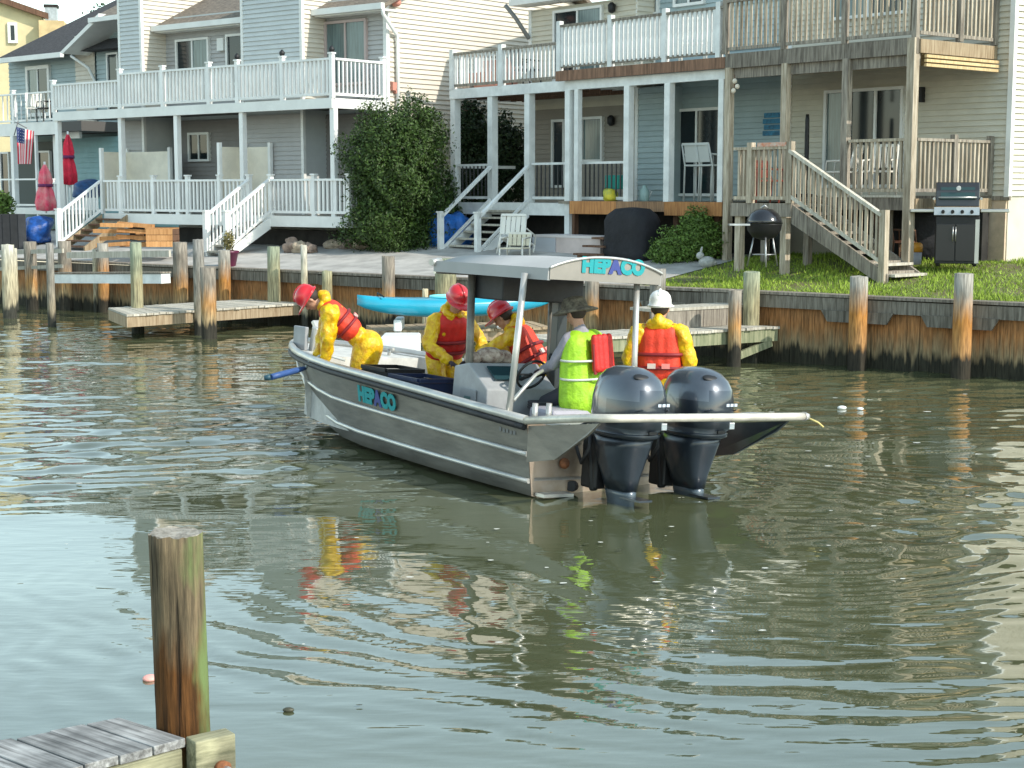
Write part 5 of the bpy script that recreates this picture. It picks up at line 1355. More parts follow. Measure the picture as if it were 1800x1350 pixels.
def hand(pr, wrist, d, palm_n, side, mi, grip=.9):
    """palm, four fingers of different lengths bent by grip, thumb off the side"""
    d = Vector(d).normalized(); pn = Vector(palm_n); pn = (pn - d * pn.dot(d)).normalized(); x = d.cross(pn) * side
    w = Vector(wrist)
    for k in (-.022, 0, .022): pr.append((w + x * k * .7, w + d * .085 + x * k * 1.3, .017, .015, mi))
    for k, (ox, L) in enumerate(((-.033, .070), (-.011, .082), (.011, .077), (.033, .060))):
        a = w + d * .088 + x * ox; d1 = (d * math.cos(grip * .5) + pn * math.sin(grip * .5)); b_ = a + d1 * L * .5
        d2 = (d * math.cos(grip * 1.4) + pn * math.sin(grip * 1.4)); pr.append((a, b_, .0105, .010, mi)); pr.append((b_, b_ + d2 * L * .5, .010, .008, mi))
    a = w + d * .03 - x * .030; b_ = a + (d * .6 - x * .7 + pn * .3).normalized() * .04; pr.append((a, b_, .013, .011, mi)); pr.append((b_, b_ + (d * .9 - x * .1 + pn * .5).normalized() * .03, .011, .009, mi))
def fwd_(rt, ax): return ax.cross(rt)
def person(label, M, J, suit, pants, helmet=None, hat=None, vest=None, gloves=SKIN, hood=True, head_yaw=0, head_pitch=0, sh=.085, vest_mats=None, legr=1.0, hivis=None, vest_from=.22, girth=1.0):
    t = thing('person', label, 'person'); t.matrix_world = M
    mats = [SKIN, suit, pants, gloves, BOOT]
    P = {k: Vector(v) for k, v in J.items()}
    pr = []
    ax = (P['chest'] - P['pelvis']).normalized(); rt = (P['RS'] - P['LS']).normalized()
    for s in (-1, 1):   # torso as two side columns so it is wider than deep
        pr.append((P['pelvis'] + rt * s * .075, P['pelvis'].lerp(P['chest'], .5) + rt * s * .070, .125, .118, 1 if suit is YEL_S else 2))
        pr.append((P['pelvis'].lerp(P['chest'], .45) + rt * s * .070, P['chest'] + rt * s * .085, .118, .120, 1))
        pr.append((P['pelvis'] + rt * s * .07 - ax * .04, P['pelvis'] + rt * s * .07, .125, .125, 2))
    pr.append((P['chest'], P['neck'], .11, .062, 1)); pr.append((P['neck'], P['head'], .055, .055, 0))
    for a in 'LR':
        s = -1 if a == 'L' else 1
        pr.append((P['neck'] - ax * .06, P[a + 'S'], .075, sh, 1))
        pr.append((P[a + 'S'], P[a + 'E'], sh, sh * .78, 1)); d = (P[a + 'H'] - P[a + 'E']).normalized()
        pr.append((P[a + 'E'], P[a + 'H'], sh * .78, sh * .60, 1)); pr.append((P[a + 'H'], P[a + 'H'] + d * .03, .032, .026, 3))
        hand(pr, P[a + 'H'] + d * .03, d, J.get(a + 'N', (0, 0, -1)) if isinstance(J.get(a + 'N', None), tuple) else (0, .3, -1), s, 3)
        hp = P['pelvis'] + rt * s * .10
        pr.append((hp, P[a + 'K'], .115 * legr, .088 * legr, 2)); pr.append((P[a + 'K'], P[a + 'F'] + V3(0, 0, .10), .088 * legr, .072 * legr, 2))
        fd = V3(0, 1, 0); pr.append((P[a + 'F'] + V3(0, 0, .10), P[a + 'F'] + V3(0, -.02, .055), .06, .05, 4)); pr.append((P[a + 'F'] + V3(0, -.03, .05), P[a + 'F'] + fd * .15 + V3(0, 0, .04), .05, .042, 4))
    HM = Euler((head_pitch, 0, head_yaw), 'XYZ').to_matrix(); h = P['head']
    q = lambda x, y, z: h + HM @ V3(x, y, z)
    pr += [(q(0, -.015, .035), q(0, .01, .035), .086, .080, 0), (q(0, .02, -.02), q(0, .03, -.055), .072, .048, 0), (q(0, .045, -.06), q(0, .055, -.075), .035, .028, 0),
           (q(0, .095, .01), q(0, .112, -.018), .011, .015, 0), (q(-.03, .085, .032), q(.03, .085, .032), .014, .014, 0),
           (q(-.083, .0, .01), q(-.086, -.005, -.02), .014, .010, 0), (q(.083, .0, .01), q(.086, -.005, -.02), .014, .010, 0), (q(-.018, .088, -.052), q(.018, .088, -.052), .010, .010, 0)]
    body = remeshed('body', pr, mats, t, .0115, 3, wrinkle=.009 if suit is YEL_S else .004)
    for s in (-1, 1): MB().ell(q(s * .031, .092, .012), (.012, .007, .007), 8, 6, HM).build('eye', HAIR, body)
    b = MB(); b.box(q(0, .099, -.052), (.04, .004, .006), M=HM); b.build('mouth', mat('lips', (.32, .10, .08), .5), body)
    b = MB(); b.ell(q(0, -.03, .035), (.092, .092, .098), 16, 10, HM); b.build('hair', HAIR, t)
    if helmet:
        hm = MB().lathe([(.148, -.010), (.142, .0), (.128, .008), (.127, .05), (.115, .09), (.085, .125), (.04, .143), (.005, .147)], 22, q(0, -.005, .052), .88, 1.05, HM).build('hard_hat', helmet, t)
        MB().tube([q(0, .12 * math.cos(a) * 1.02, .052 + .06 + .092 * math.sin(a)) for a in np.linspace(.3, 2.84, 10)], .011, 6).build('ridge', helmet, hm)
        MB().lathe([(.10, 0), (.14, 0.0), (.19, -.012), (.185, -.02), (.10, -.01)], 22, q(0, .035, .050), .72, 1.0, HM).build('brim', helmet, hm)
    if hat:
        MB().lathe([(.225, -.05), (.22, -.035), (.13, .0), (.115, .06), (.095, .095), (.03, .11), (.005, .11)], 20, q(0, 0, .065), .95, 1.08, HM).build('bucket_hat', hat, t)
    if hood and suit is YEL_S:
        hp = [(P['neck'] + rt * -.07 - (P['RF'] * 0) + HM @ V3(0, -.07, .0), P['neck'] + rt * .07 + HM @ V3(0, -.07, .0), .062, .062, 0), (P['neck'] + HM @ V3(0, -.09, .03), P['neck'] + HM @ V3(0, -.09, .06), .072, .055, 0),
              (P['neck'] + rt * -.09, P['neck'] + rt * -.05 + HM @ V3(0, .05, 0), .045, .035, 0), (P['neck'] + rt * .09, P['neck'] + rt * .05 + HM @ V3(0, .05, 0), .045, .035, 0)]
        remeshed('hood', hp, [YEL_S], t, .011, 3)
    if vest:
        vp = []; c0 = P['pelvis'].lerp(P['chest'], vest_from); c1 = P['chest'] + ax * .05; fw = rt.cross(ax) * -1
        fwd = ax.cross(rt)
        for s in (-1, 1):
            vp.append((c0 + rt * s * .085, c1 + rt * s * .085, .140, .135, 0)); vp.append((c1 + rt * s * .11, c1 + rt * s * .10 + ax * .07, .085, .06, 0))
        vp.append((c0, c1, .145, .14, 0))
        vo = remeshed('life_vest', vp, [vest], t, .012, 4)
        Mx = Matrix((rt, fwd, rt.cross(fwd))).transposed()
        for f, c in ((.12, STRAP), (.50, STRAP)):
            cc = c0.lerp(c1, f); r = .152
            MB().tube([cc + rt * (.085 * math.copysign(1, math.cos(a)) * min(1, abs(math.cos(a)) * 3) + r * math.cos(a)) + fwd * r * math.sin(a) for a in np.linspace(0, 2 * math.pi, 29)], .020, 6, cap=False).build('vest_strap', c, vo)
        for s in (-1, 1):
            cc = c0.lerp(c1, .18); MB().box(cc + rt * s * .07 - fwd * .165, (.08, .02, .05), M=Mx).build('reflective_patch', REFL if s < 0 else mat('pink_patch', (.75, .25, .22), .5), vo)
        MB().box(c1 + ax * .055 - fwd * .10, (.16, .02, .02), M=Mx).build('reflective_strip', REFL, vo)
    if hivis:
        vp = []; c0 = P['pelvis'] - ax * .10; c1 = P['chest'] + ax * .04
        for s in (-1, 1): vp.append((c0 + rt * s * .115 * girth, c1 + rt * s * .095 * girth, .175, .145, 0)); vp.append((c1 + rt * s * .10, c1 + rt * s * .12 + ax * .06, .075, .06, 0))
        vp.append((c0, c1, .15, .13, 0)); vp.append((c0 - ax * .02 - fwd_(rt, ax) * .05, c0 + ax * .1, .20, .15, 0)); vo = remeshed('lime_safety_vest', vp, [hivis], t, .012, 3)
    return t
def place(bx, by, bz, yaw):
    """a standing place in the boat: world matrix, upright, facing yaw (0 = away from the water's edge camera side)"""
    return Matrix.Translation(bw_(bx, by, bz)) @ Matrix.Rotation(yaw, 4, 'Z')
FZ = .13
# white helmet worker at the starboard quarter, back turned
J = dict(pelvis=(0, 0, .86), chest=(0, .02, 1.25), neck=(0, .03, 1.42), head=(.0, .05, 1.56), LS=(-.21, .0, 1.33), RS=(.21, .0, 1.33), LE=(-.30, -.0, 1.06), RE=(.30, .0, 1.06), LH=(-.25, .20, .92), RH=(.28, .16, .86),
         LK=(-.12, .08, .46), RK=(.12, .08, .46), LF=(-.14, 0, 0), RF=(.14, 0, 0))
person('person in yellow rain suit and white hard hat standing at the stern, back turned', place(.90, .45, FZ, R(-8)), J, YEL_S, YEL_S, helmet=HELW, vest=ORV, sh=.095, head_yaw=R(-5))
# bucket hat worker half seated, facing the bow, hands on the wheel
J = dict(pelvis=(0, 0, .68), chest=(0, .03, 1.08), neck=(0, .08, 1.27), head=(0, .14, 1.41), LS=(-.19, .05, 1.17), RS=(.19, .05, 1.17), LE=(-.25, .20, .93), RE=(.25, .20, .93), LH=(-.16, .42, .86), RH=(.12, .45, .88),
         LK=(-.13, .40, .52), RK=(.13, .40, .52), LF=(-.13, .45, 0), RF=(.13, .45, 0))
tp = person('person in lime safety vest, grey shirt and bucket hat at the helm under the roof', place(.10, .62, FZ + .07, R(44)), J, GREYS, TROUS, hat=mat('camo_hat', (.22, .20, .15), .8, col2=(.07, .06, .05), vscale=22), hivis=HIVIS, gloves=GLOVE, hood=False, sh=.072, girth=1.2, head_pitch=R(-12))
pk = []
for s in (-.10, -.035, .035, .10): pk.append((V3(s * 1.0 + .04, -.20, .90), V3(s + .04, -.17, 1.20), .042, .036, 0))
pf = remeshed('folded_life_vest', pk, [REDV], tp, .012, 2)
for z_ in (.80, .98):
    MB().tube([V3(.30 * math.cos(a), -.005 + .185 * math.sin(a), z_) for a in np.linspace(0, 6.283, 25)], .012, 6, cap=False).build('reflective_band', mat('silver_band', (.60, .62, .55), .4), tp)
for s_ in (-.09, .09): MB().bar(V3(s_, -.215, .85), V3(s_, -.195, 1.14), .035, .012, up=(0, 1, 0)).build('vest_webbing', STRAP, tp)
# worker amidships stooping towards the console
J = dict(pelvis=(0, -.05, .86), chest=(0, .10, 1.20), neck=(0, .20, 1.36), head=(0, .27, 1.48), LS=(-.20, .12, 1.27), RS=(.20, .12, 1.27), LE=(-.33, .22, 1.04), RE=(.32, .22, 1.02), LH=(-.20, .42, .88), RH=(.20, .44, .88),
         LK=(-.12, .06, .46), RK=(.12, .06, .46), LF=(-.14, 0, 0), RF=(.14, 0, 0))
person('person in yellow rain suit and red life vest stooping amidships with red helmet', place(.02, 3.02, FZ, R(-150)), J, YEL_S, YEL_S, helmet=HELR, vest=REDV, gloves=GLOVE, sh=.088, head_pitch=R(-30))
# worker behind the roof post reaching left
J = dict(pelvis=(0, -.05, .84), chest=(0, .13, 1.12), neck=(0, .24, 1.27), head=(0, .34, 1.36), LS=(-.20, .17, 1.19), RS=(.20, .17, 1.19), LE=(-.26, .46, 1.02), RE=(.26, .42, .98), LH=(-.16, .66, .92), RH=(.14, .62, .86),
         LK=(-.12, .04, .44), RK=(.12, .04, .44), LF=(-.14, 0, 0), RF=(.14, 0, 0))
person('person in yellow rain suit behind the roof post reaching out to a stooping crewmate', place(.46, 1.98, FZ, R(70)), J, YEL_S, YEL_S, helmet=HELR, vest=ORV, gloves=GLOVE, sh=.082, head_pitch=R(-35))
# worker bent over the port gunwale at the bow
J = dict(pelvis=(0, -.05, .90), chest=(0, .33, 1.25), neck=(0, .46, 1.37), head=(0, .58, 1.42), LS=(-.20, .37, 1.28), RS=(.20, .37, 1.28), LE=(-.23, .40, 1.01), RE=(.23, .44, 1.01), LH=(-.14, .42, .80), RH=(.14, .50, .80),
         LK=(-.13, .06, .48), RK=(.13, .06, .48), LF=(-.15, 0, 0), RF=(.15, 0, 0))
person('person in yellow rain suit bending over the bow gunwale holding the blue hose', place(-.42, 4.05, FZ, R(96)), J, YEL_S, YEL_S, helmet=HELR, vest=ORV, gloves=SKIN, sh=.112, head_pitch=R(-58), legr=1.5, vest_from=.55)
# blue hose over the gunwale
hh = bw_(-1.0, 4.25, .88)
tip = on_z(476, 663, .75); mid = on_z(537, 647, .80)
ho = thing('hose', 'blue hose with dark nozzle held out over the bow gunwale by the bending worker', 'hose', hh)
MB().tube([hh + Vector((.35, -.05, -.04)), hh + Vector((.12, -.05, .03)), hh.lerp(mid, .5) + Vector((0, 0, .02)), mid], [.014, .016, .016, .018], 8).build('grip_line', mat('pale_line', (.45, .5, .5), .6), ho)
MB().tube([mid, mid.lerp(tip, .25), mid.lerp(tip, .75), tip], [.022, .034, .036, .034], 10).build('hose_body', mat('blue_hose', (.035, .09, .26), .5, var=.3, vscale=10), ho)
MB().tube([tip, tip + Vector((-.07, 0, -.01))], [.036, .03], 10).build('nozzle', mat('dark_teal_nozzle', (.02, .07, .10), .5), ho)

# ================================================================== plants
def leaf_mat(name, c, isl=.5):
    m = mat(name, c, .55, island=isl, spec=.35, rand=0)
    return m
def leaves(name, blobs, n, size, m, parent, seed=1, shell=.45):
    q = np.random.default_rng(seed); cs = []; nr = []
    vol = np.array([b_[1][0] * b_[1][1] * b_[1][2] for b_ in blobs]) ** .67; cnt = (n * vol / vol.sum()).astype(int)
    for (c, r), k in zip(blobs, cnt):
        d = q.normal(0, 1, (k, 3)); d /= np.linalg.norm(d, axis=1)[:, None]
        lump = 1 + .17 * np.sin(d @ q.normal(0, 4, 3) + 1) + .17 * np.sin(d @ q.normal(0, 8, 3)) + .10 * np.sin(d @ q.normal(0, 15, 3))
        rad = (1 - shell * q.random(k) ** 1.6) * lump
        cs.append(np.array(c) + d * rad[:, None] * np.array(r)); nr.append(d)
    P_ = np.concatenate(cs); D_ = np.concatenate(nr); k = len(P_)
    nrm = D_ + q.normal(0, .7, (k, 3)); nrm /= np.linalg.norm(nrm, axis=1)[:, None]
    a = q.normal(0, 1, (k, 3)); u_ = np.cross(nrm, a); u_ /= np.linalg.norm(u_, axis=1)[:, None]; v_ = np.cross(nrm, u_)
    s_ = size * q.uniform(.6, 1.35, k)[:, None]
    V = np.stack([P_ - u_ * s_, P_ - v_ * s_ * .45 + nrm * s_ * .12, P_ + u_ * s_, P_ + v_ * s_ * .45 + nrm * s_ * .12], 1).reshape(-1, 3) - np.array(basis(parent))
    me = bpy.data.meshes.new(name); me.from_pydata(V.tolist(), [], np.arange(k * 4).reshape(-1, 4).tolist()); me.materials.append(m)
    o = link(name, me, parent); o['kind'] = 'stuff'; return o
BARK = mat('bark', (.10, .075, .05), .9, var=.4, vscale=12)
def shrub(name, label, blobs, n, size, m, foot, cat='bush', seed=1, stems=5):
    t = thing(name, label, cat, foot)
    leaves('foliage', blobs, n, size, m, t, seed)
    q = random.Random(seed); b = MB()
    for i in range(stems):
        c, r = blobs[i % len(blobs)]; p0 = Vector(foot) + Vector((q.uniform(-.2, .2), q.uniform(-.2, .2), -.05)); p2 = Vector(c) + Vector((q.uniform(-.5, .5) * r[0], q.uniform(-.5, .5) * r[1], r[2] * .3)); pm = p0.lerp(p2, .5) + Vector((q.uniform(-.1, .1), q.uniform(-.1, .1), .1))
        b.tube([p0, pm, p2], [.045, .03, .012], 6)
    b.build('stem', BARK, t); return t
GL1 = leaf_mat('hedge_leaf', (.034, .066, .010)); GL2 = leaf_mat('dark_leaf', (.022, .042, .014)); GL3 = leaf_mat('bright_leaf', (.10, .17, .03))
hp = at_y(697, 36.4, 0); gz_ = 1.42
hx, hy = hp.x, hp.y
shrub('evergreen_bush', 'tall dense evergreen bush between the white decks and the porch stairs', [((hx, hy, gz_ + 1.15), (1.10, 1.1, 1.25)), ((hx + .15, hy, gz_ + 2.1), (1.05, 1.0, 1.25)), ((hx - .45, hy - .1, gz_ + 2.0), (.75, .8, 1.1)), ((hx + .5, hy + .1, gz_ + 2.6), (.6, .7, .85)), ((hx - .1, hy, gz_ + .6), (1.05, 1.0, .8))], 60000, .040, GL1, (hx, hy, gz_), seed=3)
q_ = at_y(850, 40.25, 0)
shrub('laurel_bush', 'dark leafy bush seen through the white porch posts', [((q_.x - .5, q_.y - .2, gz_ + 1.6), (.9, .5, 1.9)), ((q_.x + .5, q_.y + .2, gz_ + 1.5), (.8, .5, 1.6)), ((q_.x - .5, q_.y - .1, gz_ + 2.9), (.7, .45, .9)), ((q_.x + .5, q_.y + .2, gz_ + 2.4), (.7, .45, .8))], 26000, .055, GL2, (q_.x, q_.y, gz_), seed=5)
q_ = at_y(774, 37.6, 0)
shrub('broadleaf_shrub', 'small broadleaf shrub beside the blue tarpaulin at the porch stairs', [((q_.x, q_.y, gz_ + 1.1), (.45, .4, .75)), ((q_.x + .2, q_.y, gz_ + .6), (.5, .4, .5))], 3000, .06, GL1, (q_.x, q_.y, gz_), seed=6)
q_ = C.p(C.u(1212, -.35, 2), -.35, ground_z(3.0))
shrub('garden_bush', 'feathery green bush growing beside the orange edged low deck', [((q_.x - .15, q_.y, q_.z + .30), (.52, .42, .38)), ((q_.x + .25, q_.y, q_.z + .42), (.45, .4, .50)), ((q_.x + .15, q_.y + .1, q_.z + .75), (.30, .25, .30)), ((q_.x - .5, q_.y, q_.z + .15), (.3, .3, .2))], 15000, .030, GL3, (q_.x, q_.y, q_.z), seed=8)
q_ = at_y(4, 49, 0)
shrub('porch_plant', 'green potted plant on the far left porch edge', [((q_.x - .1, q_.y, 2.35), (.5, .4, .45))], 2500, .06, GL3, (q_.x, q_.y, 1.9), seed=9, stems=3)
# little far tree tops over the dark roof
q_ = at_y(203, 66, 0)
shrub('far_tree', 'tip of a dark tree showing above the dark hip roof', [((q_.x, q_.y, 9.0), (1.0, 1, 1.2)), ((q_.x - 1.5, q_.y, 8.1), (1.0, 1, .8))], 4000, .10, GL2, (q_.x, q_.y, 1.5), cat='tree', seed=10)
# ================================================================== yard things
def gp(px, v, fr=C, z=2.0): return fr.p(fr.u(px, v, z), v, 0)
def fpt(px, py, gz): return on_z(px, py, gz)
def top_at(b, name, m, at, label, cat, rz=0, bevel=0, group=None):
    o = b.top(name, m, at, bevel=bevel, label=label, cat=cat, group=group); o.rotation_euler = (0, 0, rz); return o
BLUET = mat('blue_tarp', (.01, .15, .55), .45, var=.35, vscale=5, bump=1.0, bscale=6, dist=.05)
def lump(name, r, seed, m, at, label, cat, amp=.18, rz=0):
    q = np.random.default_rng(seed); b = MB(); b.ell((0, 0, 0), (1, 1, 1), 26, 16); v = np.array(b.v); k = 1
    for _ in range(6): k = k + amp / 2.4 * np.sin(v @ q.normal(0, 3.2, 3) + q.uniform(0, 6))
    v = np.sign(v) * np.abs(v) ** .8 * k[:, None] * np.array(r); v[:, 2] = np.maximum(v[:, 2], -r[2] * .8) + r[2] * .8
    b.v = [tuple(x) for x in v]; return top_at(b, name, m, at, label, cat, rz)
q_ = at_y(797, 36.9, 0); lump('tarpaulin_heap', (.36, .4, .50), 2, BLUET, (q_.x, q_.y, 1.45), 'bright blue tarpaulin heap behind the foot of the white porch stairs', 'tarpaulin')
q_ = at_y(765, 36.6, 0); lump('tarpaulin_heap', (.15, .3, .52), 12, BLUET, (q_.x, q_.y, 1.42), 'narrow blue tarpaulin bundle between the bush and the stair post', 'tarpaulin')
q_ = at_y(70, 43, 0); lump('tarpaulin_heap', (.42, .5, .40), 4, mat('deep_blue_tarp', (.008, .07, .30), .45, var=.5, vscale=6, bump=1, bscale=6, dist=.05), (q_.x, q_.y, 1.42), 'deep blue tarpaulin heap beside the black fence box', 'tarpaulin')
q_ = at_y(160, 45.5, 0); lump('blue_cover', (.40, .3, .28), 7, mat('navy_cover', (.01, .06, .18), .5, var=.4, vscale=6), (q_.x, q_.y, 2.6), 'dark blue covered bundle on the far porch beside the red umbrella', 'cover')
# black fence box
q_ = at_y(8, 42, 0)
t = thing('black_fence', 'low black panel fence at the left edge behind the slip rails', 'fence', (q_.x, q_.y, 1.3))
for i in range(9): MB().box((q_.x - 1.1 + i * .21, q_.y - i * .02, 1.72), (.195, .03, .95)).build('panel', mat('black_fence_board', (.03, .03, .033), .7, rand=.4, var=.3, vscale=6), t)
# parasols and flag
def parasol(px, Y, z0, z1, r, label, m):
    P_ = at_y(px, Y, 0); t = thing('closed_parasol', label, 'parasol', (P_.x, P_.y, z0)); H = z1 - z0
    b = MB(); n = 36; prof = [(.04, .04), (r * .80, .06), (r * .88, .22), (r * .74, .42), (r * .50, .56), (r * .62, .66), (r * .46, .84), (.03, 1.0)]
    for k, (rr, f) in enumerate(prof):
        for j in range(n):
            a = 2 * math.pi * j / n; w_ = rr * (1 + .26 * math.cos(6 * a + k * .35) + .08 * math.cos(3 * a + k)); b.v.append((P_.x + w_ * math.cos(a), P_.y + w_ * math.sin(a), z0 + H * f))
    for i in range(len(prof) - 1):
        for j in range(n):
            a = i * n + j; c = i * n + (j + 1) % n; b.f.append((a, c, c + n, a + n)); b.m.append(0); b.sm.append(True)
    b.build('canopy', m, t); MB().cyl((P_.x, P_.y, z0), (P_.x, P_.y, z1 + .08), .03).build('pole', WHITEV, t)
    MB().cyl((P_.x, P_.y, z0 + H * .54), (P_.x, P_.y, z0 + H * .60), r * .72, r * .72, 14).build('tie_band', mat('dark_band', (.15, .02, .1), .7), t)
PINK = mat('pink_cloth', (.85, .06, .14), .75, var=.25, vscale=4, bump=.6, bscale=12, dist=.02, col2=(.80, .30, .30))
parasol(86, 46.5, 2.15, 3.55, .30, 'closed pink parasol leaning by the far left porch post', PINK)
parasol(128, 47.5, 2.9, 4.45, .24, 'closed red parasol hanging in front of the teal wall', mat('red_cloth', (.75, .02, .06), .7, var=.3, vscale=5, bump=.6, bscale=12, dist=.02))
P_ = at_y(50, 47, 0)
zt_ = EYE + ray(50, 222).z / ray(50, 222).y * 47; zb_ = EYE + ray(50, 287).z / ray(50, 287).y * 47
t = thing('flag', 'striped american flag hanging from an angled pole on the far left porch', 'flag', (P_.x, P_.y, zt_))
MB().cyl((P_.x - .35, P_.y + .3, zt_ - .25), (P_.x - .12, P_.y, zt_ + .16), .015).cyl((P_.x - .22, P_.y + .1, zt_ + .12), (P_.x + .12, P_.y, zt_ - .05), .018).build('pole', mat('flag_pole', (.2, .2, .2), .5), t)
W_, H_ = .50, zt_ - zb_
def fpz(i, j):  # i across the hanging width (stripes), j down
    x = P_.x - .22 + W_ * i * (1 - .25 * j) + .04; y = P_.y + .07 * math.sin(i * 9) ; return (x, y, zt_ - .02 - H_ * j - .12 * i * (1 - j))
mw, mr_, mb_ = mat('flag_white', (.75, .72, .70), .8), mat('flag_red', (.62, .03, .06), .8), mat('flag_blue', (.03, .05, .16), .8)
for k in range(13):
    b = MB(); n = 8; j0 = .42 if k < 7 else 0.0
    i0, i1 = k / 13, (k + 1) / 13
    vs = [Vector(fpz(i, lerp(j0, 1, j / n))) for j in range(n + 1) for i in (i0, i1)]
    b.add(vs + [v + Vector((0, .006, 0)) for v in vs], [(2 * j, 2 * j + 1, 2 * j + 3, 2 * j + 2) for j in range(n)] + [(2 * n + 2 + 2 * j, 2 * n + 4 + 2 * j, 2 * n + 5 + 2 * j, 2 * n + 3 + 2 * j) for j in range(n)]); b.build('stripe', mr_ if k % 2 == 0 else mw, t)
b = MB(); n = 6; vs = [Vector(fpz(i / n * 7 / 13, j / n * .42)) for j in range(n + 1) for i in range(n + 1)]
b.add(vs, [(j * (n + 1) + i, j * (n + 1) + i + 1, (j + 1) * (n + 1) + i + 1, (j + 1) * (n + 1) + i) for j in range(n) for i in range(n)]); can_ = b.build('canton', mb_, t)
b = MB()
for j in range(5):
    for i in range(4): b.box(Vector(fpz((i + .5) / 4 * 7 / 13, (j + .5) / 5 * .42)) + Vector((0, -.006, 0)), (.018, .003, .018))
o = b.build('star', mw, can_); o['kind'] = 'stuff'
# lumber heap / bench furniture under the left deck
t = thing('lumber_heap', 'heap of orange brown boards and boxes under the left white deck', 'lumber heap', at_y(240, 37.5, 1.45))
lx = at_y(240, 37.5, 1.45); q = random.Random(4)
OW2 = wood('fresh_orange_board', (.62, .33, .14), (.44, .21, .08), vs=2)
for i in range(11):
    a = q.uniform(-.2, .25); z_ = 1.45 + .1 + (i // 3) * .15; x_ = lx.x + (i % 3 - 1) * .45 + q.uniform(-.1, .1)
    MB().box((x_, lx.y + q.uniform(-.3, .3), z_), (q.uniform(.7, 1.1), .20, .09), M=Euler((0, q.uniform(-.08, .08), a)).to_matrix()).build('plank', OW2, t)
bx = at_y(286, 37.0, 1.45)
t = thing('wooden_box', 'square orange brown wooden box at the right end of the lumber heap', 'box', bx)
for i in range(3): MB().box((bx.x, bx.y - .3, 1.58 + i * .14), (.62, .03, .13)).build('slat', OW2, t); MB().box((bx.x + .32, bx.y - .02, 1.58 + i * .14), (.03, .6, .13)).build('slat', BROWNWOOD, t)
MB().box((bx.x, bx.y, 1.93), (.66, .62, .03)).build('lid', OW2, t)
# purple planter
pp = on_z(447, 462, 1.20); pp = K.p((pp - K.o).dot(K.U), .35, 1.13)
t = thing('planter', 'purple pot with a sprig of leaves standing on the seawall', 'planter', pp)
MB().lathe([(.13, .0), (.15, .02), (.21, .30), (.235, .31), (.235, .36), (.205, .365), (.19, .33)], 20, pp).build('pot', mat('purple_glaze', (.11, .012, .045), .35, var=.2), t)
leaves('sprig', [((pp.x, pp.y, pp.z + .55), (.12, .12, .25))], 500, .035, leaf_mat('olive_sprig', (.16, .14, .05)), t, 3)
# rocks at the patio edge
q = random.Random(8)
for i, (px, lab) in enumerate(((512, 'tan boulder beside the green pile on the patio'), (527, 'pale rounded rock among the patio edge stones'), (545, 'brown mossy rock behind the thin pale post'), (590, 'reddish flat stone at the mulch bed edge'), (615, 'dark stone at the mulch bed edge near the bush'), (640, 'tan flat stone at the foot of the tall bush'))):
    v_ = 2.6 if i < 3 else 3.4; P_ = K.p(K.u(px, v_, 1.4), v_, ground_z(v_))
    lump('rock', (q.uniform(.16, .26), .2, q.uniform(.10, .18)), 20 + i, mat('rock_%s' % ('tan' if i % 2 else 'brown'), (.42, .33, .24) if i % 2 else (.26, .19, .15), .9, var=.4, vscale=8), (P_.x, P_.y, P_.z), lab, 'rock', amp=.3)
# kayak
ka, kb = at_y(628, 23.9, 1.02), at_y(972, 24.9, 1.04)
def kayak():
    d = kb - ka; L = d.length; b = MB(); n = 26; m = 14; ang = math.atan2(d.y, d.x)
    for i in range(n + 1):
        f = i / n; x = (f - .5) * L; wv = max(.01, (1 - abs(2 * f - 1) ** 2.3)); w_ = .37 * wv ** .8; top = .10 + .04 * abs(2 * f - 1) ** 3; bt = -.20 * wv ** .6
        for j in range(m):
            a = 2 * math.pi * j / m; c_, s_ = math.cos(a), math.sin(a)
            z = top * (abs(s_) ** .7) * 1 if s_ > 0 else bt * abs(s_) ** .6
            b.v.append((x, w_ * math.copysign(abs(c_) ** .8, c_), z + .05 + .03 * abs(2 * f - 1) ** 2.5))
    for i in range(n):
        for j in range(m):
            a = i * m + j; c = i * m + (j + 1) % m; b.f.append((a, c, c + m, a + m)); b.m.append(0); b.sm.append(True)
    b.f += [tuple(range(m - 1, -1, -1)), tuple(range(n * m, (n + 1) * m))]; b.m += [0, 0]; b.sm += [True] * 2
    t = thing('kayak', 'long turquoise kayak resting on the plank landing behind the crew', 'kayak', (ka + kb) / 2); t.rotation_euler = (0, 0, ang); BASE[t.name] = Vector((0, 0, 0))
    km = mat('turquoise_plastic', (.01, .30, .44), .3, coat=.4, var=.12, vscale=2)
    b.build('hull', km, t)
    cr = MB().tube([(.42 * math.cos(a), .22 * math.sin(a), .165) for a in np.linspace(0, 6.283, 25)], .022, 6, cap=False); cr.build('cockpit_rim', mat('turquoise_rim', (.2, .75, .8), .4), t)
    MB().ell((0, 0, .145), (.40, .20, .03)).build('cockpit_opening', BLACKP, t)
    for s in (-1, 1): MB().tube([(s * 1.2, -.20, .19), (s * 1.25, 0, .24), (s * 1.2, .20, .19)], .012, 6).build('deck_cord', BLACKP, t)
kayak()
for px, lab in ((700, 'padded white cradle under the bow end of the kayak'), (880, 'padded white cradle under the stern end of the kayak')):
    P_ = at_y(px, 24.15 + (px - 700) * .003, .68); b = MB(); b.box((0, .2, .09), (.12, .7, .18)); top_at(b, 'kayak_cradle', WHITEP, P_, lab, 'cradle', bevel=.02)
